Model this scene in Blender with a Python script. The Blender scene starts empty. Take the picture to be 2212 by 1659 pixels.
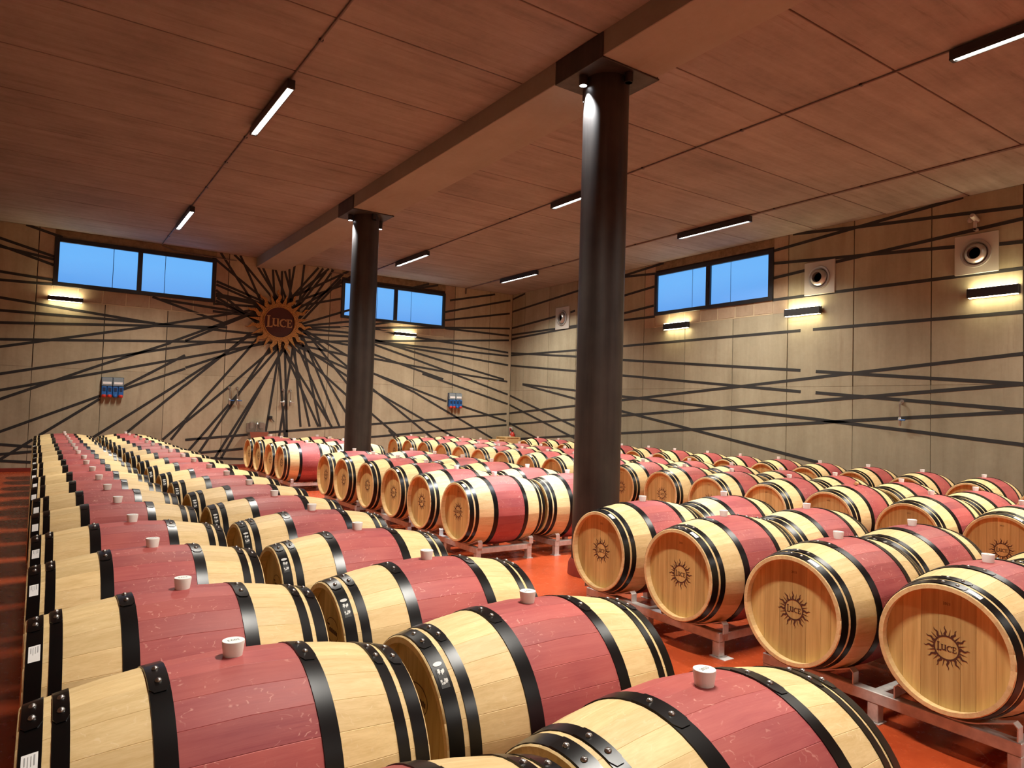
import bpy, math, random
from mathutils import Matrix, Vector
random.seed(7)
C = bpy.context.scene.collection
SC = bpy.context.scene
PI = math.pi

# ------------------------------------------------------------------ camera, world, exposure
CAM_H = 1.55
cam_d = bpy.data.cameras.new('camera'); cam = bpy.data.objects.new('camera', cam_d); C.objects.link(cam)
cam_d.sensor_fit = 'HORIZONTAL'; cam_d.sensor_width = 36.0; cam_d.lens = 1491.703 / 2212 * 36.0
cam_d.clip_start = 0.05; cam_d.clip_end = 200
yaw, pitch, roll = 0.594781, 0.0393259, -0.030577
fwd = Vector((math.sin(yaw)*math.cos(pitch), math.cos(yaw)*math.cos(pitch), math.sin(pitch)))
right = Vector((math.cos(yaw), -math.sin(yaw), 0)); down = -right.cross(fwd)
r2 = math.cos(roll)*right + math.sin(roll)*down; d2 = -math.sin(roll)*right + math.cos(roll)*down
m = Matrix((( r2.x, -d2.x, -fwd.x, 0), (r2.y, -d2.y, -fwd.y, 0), (r2.z, -d2.z, -fwd.z, CAM_H), (0, 0, 0, 1)))
cam.matrix_world = m
SC.camera = cam
w = bpy.data.worlds.new('night_sky'); SC.world = w; w.use_nodes = True
w.node_tree.nodes['Background'].inputs[0].default_value = (0.25, 0.42, 0.75, 1)
w.node_tree.nodes['Background'].inputs[1].default_value = 0.5
SC.view_settings.view_transform = 'Standard'; SC.view_settings.look = 'None'
SC.view_settings.exposure = 0.0; SC.view_settings.gamma = 1.0; SC.view_settings.use_curve_mapping = False
try:
    SC.cycles.use_denoising = True
    SC.cycles.max_bounces = 8; SC.cycles.diffuse_bounces = 5; SC.cycles.glossy_bounces = 3
    SC.cycles.sample_clamp_indirect = 6.0
    SC.cycles.use_light_tree = True
except Exception:
    pass
# brightness of the room's own lamps, and of the daylight put into the panes
LAMP_W = 150.0; LAMP_SPREAD = 132.0; LAMP_CEIL = 28.0; LAMP_WALL_DOWN = 40.0; LAMP_WALL_UP = 60.0; WINDOW_GLOW = 0.98; SPOT_W = 600.0
LAMP_COL = (1.0, 0.95, 0.84)
WALL_LAMP_COL = (1.0, 0.86, 0.50)

# ------------------------------------------------------------------ room measures (metres)
XR, YB, XL, YF = 11.72, 17.42, -3.2, -8.0
CEIL = 5.10; BEAM_Z = 4.87; BEAM_X0, BEAM_X1 = 4.14, 4.845
COLS = [(4.50, 5.13), (4.51, 11.36)]; COL_R = 0.226
POUR = 2.17            # height of the day joint in the concrete walls

# ------------------------------------------------------------------ helpers
def me_new(name, verts, faces, mat=None, smooth=False, mats=None, idx=None):
    me = bpy.data.meshes.new(name); me.from_pydata(verts, [], faces)
    for mm in (mats or ([mat] if mat else [])): me.materials.append(mm)
    if smooth: me.polygons.foreach_set('use_smooth', [True]*len(me.polygons))
    if idx: me.polygons.foreach_set('material_index', idx)
    me.update(); return me
def ob(name, me, parent=None, loc=(0, 0, 0), rot=(0, 0, 0), label=None, cat=None, group=None, kind=None):
    o = bpy.data.objects.new(name, me); C.objects.link(o)
    o.location = loc; o.rotation_euler = rot
    if parent: o.parent = parent
    if label: o['label'] = label
    if cat: o['category'] = cat
    if group: o['group'] = group
    if kind: o['kind'] = kind
    return o
def thing(name, label, cat, loc=(0, 0, 0), rz=0.0, group=None, kind=None):
    return ob(name, None, None, loc, (0, 0, rz), label, cat, group, kind)
class B:
    """collects boxes, tubes, lathes and prisms as one mesh"""
    def __init__(s): s.v = []; s.f = []
    def add(s, v, f):
        n = len(s.v); s.v += [tuple(p) for p in v]; s.f += [tuple(i+n for i in q) for q in f]; return s
    def box(s, x0, x1, y0, y1, z0, z1, bev=0.0):
        if bev <= 0:
            v = [(x, y, z) for z in (z0, z1) for y in (y0, y1) for x in (x0, x1)]
            return s.add(v, [(0, 2, 3, 1), (4, 5, 7, 6), (0, 1, 5, 4), (2, 6, 7, 3), (0, 4, 6, 2), (1, 3, 7, 5)])
        b = bev; v = []; idx = {}
        for i, x in enumerate((x0, x1)):
            for j, y in enumerate((y0, y1)):
                for k, z in enumerate((z0, z1)):
                    dx = b if i == 0 else -b; dy = b if j == 0 else -b; dz = b if k == 0 else -b
                    idx[i, j, k] = len(v); v += [(x, y+dy, z+dz), (x+dx, y, z+dz), (x+dx, y+dy, z)]
        f = []
        def q(a, bb, c, d): f.append((a, bb, c, d))
        for i in (0, 1): q(*[idx[i, j, k] for j, k in ((0, 0), (0, 1), (1, 1), (1, 0))])
        for j in (0, 1): q(*[idx[i, j, k]+1 for i, k in ((0, 0), (1, 0), (1, 1), (0, 1))])
        for k in (0, 1): q(*[idx[i, j, k]+2 for i, j in ((0, 0), (0, 1), (1, 1), (1, 0))])
        for i in (0, 1):
            for j in (0, 1): q(idx[i, j, 0], idx[i, j, 1], idx[i, j, 1]+1, idx[i, j, 0]+1)
        for i in (0, 1):
            for k in (0, 1): q(idx[i, 0, k], idx[i, 1, k], idx[i, 1, k]+2, idx[i, 0, k]+2)
        for j in (0, 1):
            for k in (0, 1): q(idx[0, j, k]+1, idx[1, j, k]+1, idx[1, j, k]+2, idx[0, j, k]+2)
        for i in (0, 1):
            for j in (0, 1):
                for k in (0, 1): f.append((idx[i, j, k], idx[i, j, k]+1, idx[i, j, k]+2))
        return s.add(v, f)
    def tube(s, pts, r, n=8, cap=True):
        pts = [Vector(p) for p in pts]; rr = r if isinstance(r, (list, tuple)) else [r]*len(pts)
        rings = []; up = Vector((0, 0, 1)); v = []; f = []
        for i, p in enumerate(pts):
            d = (pts[min(i+1, len(pts)-1)] - pts[max(i-1, 0)]).normalized()
            a = d.cross(up) if abs(d.dot(up)) < .95 else d.cross(Vector((1, 0, 0)))
            a.normalize(); bq = d.cross(a)
            for k in range(n):
                t = 2*PI*k/n; v.append(p + (a*math.cos(t) + bq*math.sin(t))*rr[i])
        for i in range(len(pts)-1):
            for k in range(n):
                f.append((i*n+k, i*n+(k+1) % n, (i+1)*n+(k+1) % n, (i+1)*n+k))
        if cap: f.append(tuple(range(n-1, -1, -1))); f.append(tuple((len(pts)-1)*n+k for k in range(n)))
        return s.add(v, f)
    def lathe(s, prof, n=24, axis='z', c=(0, 0, 0)):
        v = []; f = []
        for (r, h) in prof:
            for k in range(n):
                t = 2*PI*k/n; a, bq = r*math.cos(t), r*math.sin(t)
                v.append({'z': (c[0]+a, c[1]+bq, c[2]+h), 'y': (c[0]+a, c[1]+h, c[2]+bq), 'x': (c[0]+h, c[1]+a, c[2]+bq)}[axis])
        for i in range(len(prof)-1):
            for k in range(n): f.append((i*n+k, i*n+(k+1) % n, (i+1)*n+(k+1) % n, (i+1)*n+k))
        if prof[0][0] > 1e-6: f.append(tuple(range(n-1, -1, -1)))
        if prof[-1][0] > 1e-6: f.append(tuple((len(prof)-1)*n+k for k in range(n)))
        return s.add(v, f)
    def poly(s, pts2, fn, h=0.0):
        """flat polygon pts2 (u,v); fn maps (u,v,depth); h extrudes"""
        n = len(pts2)
        if h == 0: return s.add([fn(u, v, 0) for u, v in pts2], [tuple(range(n))])
        v = [fn(u, q, 0) for u, q in pts2] + [fn(u, q, h) for u, q in pts2]
        f = [tuple(range(n, 2*n)), tuple(range(n-1, -1, -1))] + [(i, (i+1) % n, n+(i+1) % n, n+i) for i in range(n)]
        return s.add(v, f)
    def mesh(s, name, mat, smooth=False): return me_new(name, s.v, s.f, mat, smooth)

def smooth_by_angle(me, ang=40):
    me.polygons.foreach_set('use_smooth', [True]*len(me.polygons))
    try: me.set_sharp_from_angle(angle=math.radians(ang))
    except Exception: pass
    return me

# ------------------------------------------------------------------ materials
class NT:
    def __init__(s, name):
        s.m = bpy.data.materials.new(name); s.m.use_nodes = True; s.t = s.m.node_tree; s.n = s.t.nodes
        s.p = s.n['Principled BSDF']; s.out = s.n['Material Output']
    def node(s, typ, **k):
        n = s.n.new(typ)
        for a, b in k.items(): setattr(n, a, b)
        return n
    def link(s, a, b): s.t.links.new(a, b)
    def put(s, sock, val):
        if hasattr(val, 'links') or hasattr(val, 'is_output'): s.link(val, sock)
        else: sock.default_value = val
    def math(s, op, a, b=0.0, c=None, clamp=False):
        n = s.node('ShaderNodeMath', operation=op, use_clamp=clamp); s.put(n.inputs[0], a); s.put(n.inputs[1], b)
        if c is not None: s.put(n.inputs[2], c)
        return n.outputs[0]
    def coord(s): return s.node('ShaderNodeTexCoord').outputs['Object']
    def geo(s): return s.node('ShaderNodeNewGeometry').outputs['Position']
    def rnd(s): return s.node('ShaderNodeObjectInfo').outputs['Random']
    def vmap(s, vec, scale=(1, 1, 1), off=None):
        n = s.node('ShaderNodeMapping'); s.put(n.inputs['Vector'], vec); n.inputs['Scale'].default_value = scale
        if off is not None: s.put(n.inputs['Location'], off)
        return n.outputs[0]
    def comb(s, x, y, z):
        n = s.node('ShaderNodeCombineXYZ'); [s.put(n.inputs[i], q) for i, q in enumerate((x, y, z))]; return n.outputs[0]
    def sep(s, v):
        n = s.node('ShaderNodeSeparateXYZ'); s.put(n.inputs[0], v); return n.outputs
    def noise(s, vec, scale=5.0, detail=3.0, rough=0.55, dist=0.0):
        n = s.node('ShaderNodeTexNoise'); s.put(n.inputs['Vector'], vec)
        n.inputs['Scale'].default_value = scale; n.inputs['Detail'].default_value = detail
        n.inputs['Roughness'].default_value = rough; n.inputs['Distortion'].default_value = dist
        return n.outputs[0]
    def ramp(s, fac, stops, interp='LINEAR'):
        n = s.node('ShaderNodeValToRGB'); s.put(n.inputs[0], fac); cr = n.color_ramp; cr.interpolation = interp
        while len(cr.elements) < len(stops): cr.elements.new(0.5)
        for e, (p, c) in zip(cr.elements, stops):
            e.position = p; e.color = (c, c, c, 1) if isinstance(c, (int, float)) else tuple(c) + (1,)
        return n.outputs[0]
    def mix(s, fac, a, b, mode='MIX'):
        n = s.node('ShaderNodeMix', data_type='RGBA', blend_type=mode)
        s.put(n.inputs[0], fac)
        for sk, val in ((n.inputs[6], a), (n.inputs[7], b)):
            s.put(sk, tuple(val) + (1,) if isinstance(val, (tuple, list)) and len(val) == 3 else val)
        return n.outputs[2]
    def scale_col(s, col, f):
        n = s.node('ShaderNodeVectorMath', operation='SCALE'); s.put(n.inputs[0], col); s.put(n.inputs[3], f); return n.outputs[0]
    def base(s, c): s.put(s.p.inputs['Base Color'], tuple(c) + (1,) if isinstance(c, (tuple, list)) and len(c) == 3 else c)
    def set(s, **k):
        for a, b in k.items(): s.put(s.p.inputs[a.replace('_', ' ')], b)
    def bump(s, h, strength=0.2, dist=0.01):
        n = s.node('ShaderNodeBump'); n.inputs['Strength'].default_value = strength; n.inputs['Distance'].default_value = dist
        s.link(h, n.inputs['Height']); s.link(n.outputs[0], s.p.inputs['Normal'])
def plain(name, col, rough=0.5, metal=0.0, **k):
    t = NT(name); t.base(col); t.set(Roughness=rough, Metallic=metal, **k); return t.m
def grained(name, col, rough=0.5, metal=0.0, var=0.12, sc=30.0):
    t = NT(name); n = t.noise(t.coord(), sc, 3); t.base(t.scale_col(tuple(col), t.math('MULTIPLY_ADD', n, 2*var, 1-var)))
    t.set(Roughness=rough, Metallic=metal); return t.m
def emit(name, col, strength):
    t = NT(name); e = t.node('ShaderNodeEmission'); e.inputs[0].default_value = tuple(col) + (1,); e.inputs[1].default_value = strength
    t.link(e.outputs[0], t.out.inputs[0]); return t.m

def oak(name, per_object, base_a, base_b, stain=True):
    """stave wood: grain along local x, a tone of its own per stave, wine stain on the belly"""
    t = NT(name); co = t.coord(); X, Y, Z = t.sep(co)
    if per_object:
        tone = t.rnd(); off = t.comb(t.math('MULTIPLY', tone, 37.0), t.math('MULTIPLY', tone, 91.0), t.math('MULTIPLY', tone, 53.0))
    else:
        ang = t.math('FLOOR', t.math('MULTIPLY', t.math('DIVIDE', t.math('ARCTAN2', Y, Z), 2*PI), 26.0))
        wn = t.node('ShaderNodeTexWhiteNoise', noise_dimensions='2D')
        t.link(t.comb(ang, t.math('MULTIPLY', t.rnd(), 77.0), 0.0), wn.inputs['Vector'])
        tone = wn.outputs[0]; off = t.comb(t.math('MULTIPLY', t.rnd(), 60.0), 0.0, 0.0)
    v = t.node('ShaderNodeVectorMath', operation='ADD'); t.link(co, v.inputs[0]); t.link(off, v.inputs[1]); vec = v.outputs[0]
    grain = t.noise(t.vmap(vec, (2.2, 46, 46)), 1.0, 5, 0.62, 0.25)
    fine = t.noise(t.vmap(vec, (7, 260, 260)), 1.0, 2, 0.5)
    cloud = t.noise(vec, 3.0, 2)
    g = t.math('ADD', t.math('MULTIPLY', grain, 0.75), t.math('MULTIPLY', fine, 0.25))
    wood = t.ramp(g, [(0.30, base_b), (0.62, base_a)])
    wood = t.scale_col(wood, t.math('MULTIPLY_ADD', tone, 0.22, 0.86))
    # medullary rays: short curved flecks
    dv = t.noise(vec, 6.0, 2)
    fl = t.node('ShaderNodeTexWave', wave_type='BANDS', bands_direction='X'); t.link(t.vmap(vec, (1.0, 2.4, 2.4)), fl.inputs['Vector'])
    fl.inputs['Scale'].default_value = 9.0; fl.inputs['Distortion'].default_value = 16.0; fl.inputs['Detail'].default_value = 2.0; fl.inputs['Detail Scale'].default_value = 1.3
    patch = t.math('MULTIPLY', t.ramp(t.noise(vec, 34.0, 2), [(0.54, 0.0), (0.60, 1.0)]), t.ramp(t.noise(vec, 5.0, 2), [(0.42, 0.0), (0.58, 1.0)]))
    fleck = t.math('MULTIPLY', t.ramp(fl.outputs['Fac'], [(0.90, 0.0), (0.97, 1.0)]), patch)
    if stain:
        wood = t.mix(t.math('MULTIPLY', fleck, 0.18), wood, (0.95, 0.82, 0.60))
        red = t.mix(t.ramp(cloud, [(0.32, 0.0), (0.68, 1.0)]), (0.30, 0.050, 0.058), (0.43, 0.092, 0.080))
        red = t.mix(t.math('MULTIPLY', t.ramp(g, [(0.36, 0.0), (0.62, 1.0)]), 0.35), red, (0.52, 0.15, 0.13))
        red = t.scale_col(red, t.math('MULTIPLY_ADD', tone, 0.28, 0.84))
        red = t.mix(t.math('MULTIPLY', fleck, 0.50), red, (0.72, 0.36, 0.30))
        mask = t.math('LESS_THAN', t.math('ABSOLUTE', X), 0.186)
        col = t.mix(mask, wood, red)
    else: col = wood
    t.base(col); t.set(Roughness=t.math('MULTIPLY_ADD', grain, 0.12, 0.50)); t.p.inputs['Specular IOR Level'].default_value = 0.35
    t.bump(g, 0.12, 0.003); return t.m
OAK_A, OAK_B = (0.82, 0.605, 0.31), (0.66, 0.45, 0.195)
M_STAVE = oak('oak_stave', True, OAK_A, OAK_B); M_OAK = oak('oak_body', False, OAK_A, OAK_B)
def head_mat():
    t = NT('oak_head'); tone = t.rnd()
    off = t.comb(t.math('MULTIPLY', tone, 37.0), t.math('MULTIPLY', tone, 91.0), t.math('MULTIPLY', tone, 53.0))
    v = t.node('ShaderNodeVectorMath', operation='ADD'); t.link(t.coord(), v.inputs[0]); t.link(off, v.inputs[1])
    g = t.noise(t.vmap(v.outputs[0], (40, 40, 2.0)), 1.0, 5, 0.6, 0.3)
    c = t.ramp(g, [(0.3, (0.48, 0.300, 0.095)), (0.66, (0.67, 0.47, 0.180))])
    t.base(t.scale_col(c, t.math('MULTIPLY_ADD', tone, 0.30, 0.80))); t.set(Roughness=0.55); return t.m
M_HEAD = head_mat()
def hoop_mat():
    t = NT('black_hoop_steel'); n = t.noise(t.coord(), 3.0, 1)
    t.base((0.034, 0.034, 0.035)); t.set(Metallic=0.95, Roughness=t.math('MULTIPLY_ADD', n, 0.05, 0.28)); return t.m
M_HOOP = hoop_mat()
M_RIVET = plain('rivet_steel', (0.45, 0.44, 0.42), 0.3, 1.0)
def bung_mat():
    t = NT('milky_silicone'); t.base((0.93, 0.92, 0.87)); t.set(Roughness=0.38)
    t.p.inputs['Subsurface Weight'].default_value = 0.15; t.p.inputs['Subsurface Radius'].default_value = (0.02, 0.018, 0.014); return t.m
M_BUNG = bung_mat()
M_BURN = plain('burnt_mark', (0.075, 0.022, 0.010), 0.7)
M_INK = plain('dark_ink', (0.03, 0.03, 0.03), 0.6)
M_PAPER = plain('white_label', (0.86, 0.86, 0.85), 0.45)
M_SILVER = plain('silver_print', (0.62, 0.62, 0.60), 0.4)
M_GREYINK = plain('grey_print', (0.38, 0.38, 0.38), 0.6)
def galv():
    t = NT('galvanised_steel'); n = t.noise(t.coord(), 24, 4); t.base(t.ramp(n, [(0.3, (0.50, 0.48, 0.46)), (0.7, (0.70, 0.67, 0.64))]))
    t.set(Metallic=0.35, Roughness=0.45); return t.m
M_GALV = galv()
def concrete(name, a, b, streak, st_amt, tone_amt, bumpy=0.25, blotch=(0.16, 0.10, 0.06), bl_amt=0.25, sc=1.0):
    """streak: mapping scale that draws the noise out along one axis"""
    t = NT(name); p = t.geo(); tone = t.rnd()
    big = t.noise(p, 0.9*sc, 4, 0.6); fine = t.noise(p, 14*sc, 4, 0.65); st = t.noise(t.vmap(p, streak), 1.0, 4, 0.6, 0.4)
    f = t.math('ADD', t.math('MULTIPLY', big, 0.5), t.math('ADD', t.math('MULTIPLY', st, st_amt), t.math('MULTIPLY', fine, 0.18)))
    c = t.ramp(f, [(0.33, b), (0.72, a)])
    c = t.scale_col(c, t.math('MULTIPLY_ADD', tone, tone_amt, 1-tone_amt/2))
    bl = t.ramp(t.noise(t.vmap(p, tuple(0.55*q for q in streak)), 2.2, 5, 0.7), [(0.58, 0.0), (0.72, 1.0)])
    c = t.mix(t.math('MULTIPLY', bl, bl_amt), c, blotch)
    t.base(c); t.set(Roughness=0.86); t.p.inputs['Specular IOR Level'].default_value = 0.25
    t.bump(t.math('ADD', t.math('MULTIPLY', fine, 0.6), t.math('MULTIPLY', st, 0.4)), bumpy, 0.012); return t.m
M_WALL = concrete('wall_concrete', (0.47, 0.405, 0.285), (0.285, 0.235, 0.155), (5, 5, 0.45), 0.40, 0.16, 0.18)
M_WALL_R = concrete('wall_concrete_dimmed', (0.385, 0.340, 0.240), (0.235, 0.198, 0.132), (5, 5, 0.45), 0.40, 0.16, 0.18)  # same concrete as the end wall, colour darkened to offset the nearby lamp row
M_CEIL = concrete('ceiling_concrete', (0.325, 0.285, 0.255), (0.170, 0.145, 0.127), (0.55, 7.5, 1), 0.46, 0.10, 0.25, (0.10, 0.066, 0.048), 0.45)
M_BEAM = concrete('beam_concrete', (0.34, 0.32, 0.275), (0.25, 0.230, 0.190), (2, 0.4, 1), 0.35, 0.05, 0.2)
M_PATCH = concrete('infill_concrete', (0.44, 0.335, 0.235), (0.27, 0.19, 0.125), (4, 4, 1.5), 0.35, 0.25, 0.4)
M_ROUGH = concrete('rough_render', (0.30, 0.215, 0.125), (0.10, 0.066, 0.036), (9, 9, 9), 0.5, 0.05, 0.9)
M_JOINT = plain('joint_shadow_gap', (0.050, 0.035, 0.025), 0.9)
M_MORTAR = plain('joint_mortar', (0.50, 0.40, 0.26), 0.9)
M_STRIPE = grained('stripe_paint', (0.020, 0.019, 0.018), 0.75, 0, 0.35, 9)
def floor_mat():
    t = NT('red_resin_floor'); p = t.geo()
    n = t.noise(p, 1.3, 5, 0.6); s = t.noise(t.vmap(p, (3, 3, 1)), 6, 4, 0.7)
    c = t.ramp(t.math('ADD', t.math('MULTIPLY', n, 0.7), t.math('MULTIPLY', s, 0.3)), [(0.30, (0.36, 0.045, 0.012)), (0.70, (0.56, 0.092, 0.026))])
    sv = t.node('ShaderNodeTexVoronoi', feature='DISTANCE_TO_EDGE'); t.link(t.vmap(p, (0.7, 0.9, 1)), sv.inputs['Vector']); sv.inputs['Scale'].default_value = 1.4
    scr = t.math('MULTIPLY', t.ramp(sv.outputs[0], [(0.0, 1.0), (0.003, 0.0)]), t.ramp(t.noise(p, 2.3, 3), [(0.60, 0.0), (0.66, 1.0)]))
    t.base(t.mix(t.math('MULTIPLY', scr, 0.30), c, (0.70, 0.42, 0.30))); t.set(Roughness=t.math('MULTIPLY_ADD', s, 0.22, 0.14)); t.bump(n, 0.05, 0.01); return t.m
M_FLOOR = floor_mat()
M_SKIRT = grained('red_skirting', (0.22, 0.028, 0.016), 0.5, 0, 0.2, 8)
def column_mat():
    t = NT('dark_steel_column'); p = t.geo(); n = t.noise(t.vmap(p, (9, 9, 0.5)), 1.0, 5, 0.6); q = t.noise(p, 3, 4)
    c = t.ramp(t.math('ADD', t.math('MULTIPLY', n, 0.6), t.math('MULTIPLY', q, 0.4)), [(0.35, (0.026, 0.023, 0.022)), (0.7, (0.070, 0.060, 0.052))])
    t.base(c); t.set(Metallic=0.35, Roughness=0.48); t.bump(n, 0.08, 0.01); return t.m
M_COL = column_mat()
M_BLACK = plain('black_lamp_housing', (0.018, 0.017, 0.018), 0.45)
M_FRAME = plain('black_window_frame', (0.012, 0.012, 0.015), 0.4)
def pane_mat():
    t = NT('frosted_pane'); p = t.sep(t.geo()); n = t.noise(t.geo(), 0.8, 2)
    zf = t.math('MULTIPLY_ADD', p[2], 1/1.0, -3.95)
    col = t.mix(t.ramp(zf, [(0.0, 0.0), (0.6, 1.0)]), (0.105, 0.36, 0.86), (0.130, 0.47, 0.98))
    t.base((0.08, 0.11, 0.16)); t.set(Roughness=0.35)
    t.put(t.p.inputs['Emission Color'], t.mix(t.math('MULTIPLY', n, 0.35), col, (0.17, 0.42, 0.88))); t.p.inputs['Emission Strength'].default_value = WINDOW_GLOW; return t.m  # daylight behind the frosted glass is put in as pane emission
M_PANE = pane_mat()
M_LED = emit('led_diffuser', LAMP_COL, LAMP_CEIL)
M_LED_DN = emit('wall_lamp_down_glow', WALL_LAMP_COL, LAMP_WALL_DOWN)
M_LED_UP = emit('wall_lamp_up_glow', WALL_LAMP_COL, LAMP_WALL_UP)
M_SPOT = emit('downlight_lens', (0.9, 0.93, 1.0), 14.0)
M_DARKLENS = plain('unlit_lens', (0.30, 0.27, 0.22), 0.3)
def gold():
    t = NT('gilded_relief'); wv = t.node('ShaderNodeTexWave', wave_type='RINGS', rings_direction='SPHERICAL'); t.link(t.coord(), wv.inputs['Vector'])
    wv.inputs['Scale'].default_value = 14; wv.inputs['Distortion'].default_value = 6; wv.inputs['Detail Scale'].default_value = 3
    t.base(t.ramp(wv.outputs['Fac'], [(0.15, (0.16, 0.066, 0.015)), (0.5, (0.52, 0.27, 0.065))])); t.set(Roughness=0.5, Metallic=0.15); t.bump(wv.outputs['Fac'], 0.4, 0.01); return t.m
M_GOLD = gold()
M_GOLDP = plain('gold_letter_paint', (0.42, 0.24, 0.10), 0.6)
M_MAROON = grained('maroon_disc', (0.060, 0.013, 0.010), 0.7, 0, 0.15, 6)
M_VENT = plain('vent_white_metal', (0.42, 0.40, 0.36), 0.5); M_VENTRING = plain('vent_aluminium', (0.46, 0.45, 0.43), 0.32, 0.7); M_DARK = plain('vent_dark_hole', (0.012, 0.010, 0.009), 0.9)
M_BLUE = plain('blue_plastic', (0.02, 0.13, 0.42), 0.4); M_GREYBLUE = plain('clear_flap', (0.24, 0.29, 0.32), 0.2); M_RED = plain('red_plastic', (0.55, 0.035, 0.02), 0.4); M_NAVY = plain('navy_plastic', (0.012, 0.03, 0.09), 0.4)
M_STEEL = plain('brushed_steel', (0.50, 0.48, 0.45), 0.35, 0.9); M_CHROME = plain('chrome_pipe', (0.60, 0.58, 0.54), 0.25, 0.9)
M_PLY = grained('plywood', (0.62, 0.42, 0.19), 0.6, 0, 0.2, 14)
M_CORK = grained('pale_wood_plug', (0.70, 0.42, 0.18), 0.6, 0, 0.15, 60)
M_CABLE = plain('grey_conduit', (0.14, 0.10, 0.085), 0.5)

# ------------------------------------------------------------------ room shell
def strip_box(fn, a, b, width, h0, h1):
    """a thin straight bar from a to b (2D wall coordinates), fn maps (u, v, out)"""
    dx, dy = b[0]-a[0], b[1]-a[1]; L = math.hypot(dx, dy) or 1e-6
    nx, ny = -dy/L*width/2, dx/L*width/2
    return B().poly([(a[0]-nx, a[1]-ny), (b[0]-nx, b[1]-ny), (b[0]+nx, b[1]+ny), (a[0]+nx, a[1]+ny)], lambda u, v, h: fn(u, v, h0+h), h1-h0)

fl = ob('floor', B().box(XL-.3, XR+.3, YF-.3, YB+.3, -0.2, 0).mesh('floor', M_FLOOR), label='glossy red resin floor under the barrel racks', cat='floor', kind='structure')
ceil = ob('ceiling', B().box(XL-.3, XR+.3, YF-.3, YB+.3, CEIL+.02, CEIL+.25).mesh('ceiling', M_JOINT), label='brown board-marked concrete slab ceiling with dark joints', cat='ceiling', kind='structure')
def slabs(x0, x1, edges):
    for a, b in zip(edges[:-1], edges[1:]):
        ob('ceiling_panel', B().box(x0, x1, a+.009, b-.009, CEIL, CEIL+.05, .004).mesh('ceiling_panel', M_CEIL), ceil)
ledge = [YF] + [6.09+1.242*k for k in range(-11, 10) if YF+.2 < 6.09+1.242*k < YB-.3] + [YB]
redge = [YF] + [6.125+1.285*k for k in range(-10, 9) if YF+.2 < 6.125+1.285*k < YB-.3] + [YB]
slabs(XL, BEAM_X0, ledge); slabs(BEAM_X1, XR, redge)
beam = ob('ceiling_beam', B().box(BEAM_X0, BEAM_X1, YF, YB, BEAM_Z, CEIL+.02, .006).mesh('ceiling_beam', M_BEAM), label='wide concrete ceiling beam carried by the steel columns', cat='beam', kind='structure')

wall_b = ob('wall_back', B().box(XL-.3, XR+.3, YB+.02, YB+.3, 0, CEIL+.1).mesh('wall_back', M_JOINT), label='concrete end wall painted with black sun rays', cat='wall', kind='structure')
wall_r = ob('wall_right', B().box(XR+.02, XR+.3, YF-.3, YB+.3, 0, CEIL+.1).mesh('wall_right', M_JOINT), label='long concrete side wall crossed by black stripes', cat='wall', kind='structure')
wall_l = ob('wall_left', B().box(XL-.3, XL, YF-.3, YB+.3, 0, CEIL+.1).mesh('wall_left', M_WALL), label='plain concrete wall beyond the open aisle', cat='wall', kind='structure')
wall_f = ob('wall_front', B().box(XL-.3, XR+.3, YF-.3, YF, 0, CEIL+.1).mesh('wall_front', M_WALL), label='plain concrete wall at the near end', cat='wall', kind='structure')
FB = lambda u, v, h: (u, YB-h, v)          # back wall: u = x, v = z, h = out of the wall
FR = lambda u, v, h: (XR-h, u, v)          # right wall: u = y
def wbox(F, u0, u1, v0, v1, h0, h1, bev=0.0, mb=None):
    a, b = F(u0, v0, h0), F(u1, v1, h1)
    lo = [min(p, q) for p, q in zip(a, b)]; hi = [max(p, q) for p, q in zip(a, b)]
    return (mb or B()).box(lo[0], hi[0], lo[1], hi[1], lo[2], hi[2], bev)
def wall_panels(F, wall, edges, wins, mat):
    for a, b in zip(edges[:-1], edges[1:]):
        ob('wall_panel', wbox(F, a+.004, b-.004, 0, POUR-.001, -.03, 0, .003).mesh('wall_panel', mat), wall)
        inside = any(a > w0-.05 and b < w1+.05 for w0, w1, _, _ in wins)
        ob('wall_panel', wbox(F, a+.008, b-.008, POUR+.001, 3.60 if inside else CEIL, -.03, 0.002, .003).mesh('wall_panel', mat), wall)
    for w0, w1, p0, p1 in wins:            # w = infilled opening, p = the window itself
        ob('infill_panel', wbox(F, w0+.008, p0, 3.60, CEIL, -.03, 0.0, .003).mesh('infill_panel', M_PATCH), wall)
        ob('infill_panel', wbox(F, p1, w1-.008, 3.60, CEIL, -.03, 0.0, .003).mesh('infill_panel', M_PATCH), wall)
        ob('lintel_strip', wbox(F, p0, p1, 4.93, CEIL, -.03, -.004, .003).mesh('lintel_strip', M_ROUGH), wall)
        n = 7; st = (p1-p0)/n
        for k in range(n):
            ob('concrete_block', wbox(F, p0+k*st+.010, p0+(k+1)*st-.010, 3.622, 3.90, -.03, -.002 if k % 2 else .001, .006).mesh('concrete_block', M_PATCH), wall)
        ob('mortar_bed', wbox(F, p0, p1, 3.60, 3.90, -.03, -.008).mesh('mortar_bed', M_MORTAR), wall)
        ob('mortar_bed', wbox(F, p0, p1, 3.598, 3.618, -.02, .006, .004).mesh('mortar_bed', M_MORTAR), wall)
W1, W2, W3 = (0.04, 3.235, 3.895, 4.93), (6.315, 9.385, 3.855, 4.855), (8.29, 11.46, 3.87, 4.885)
wall_panels(FB, wall_b, [XL, -1.49, -.235, 1.015, 2.25, 3.52, 4.78, 6.02, 7.26, 8.48, 9.715, 10.92, XR], [(-.235, 3.52, W1[0], W1[1]), (6.02, 9.715, W2[0], W2[1])], M_WALL)
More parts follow.
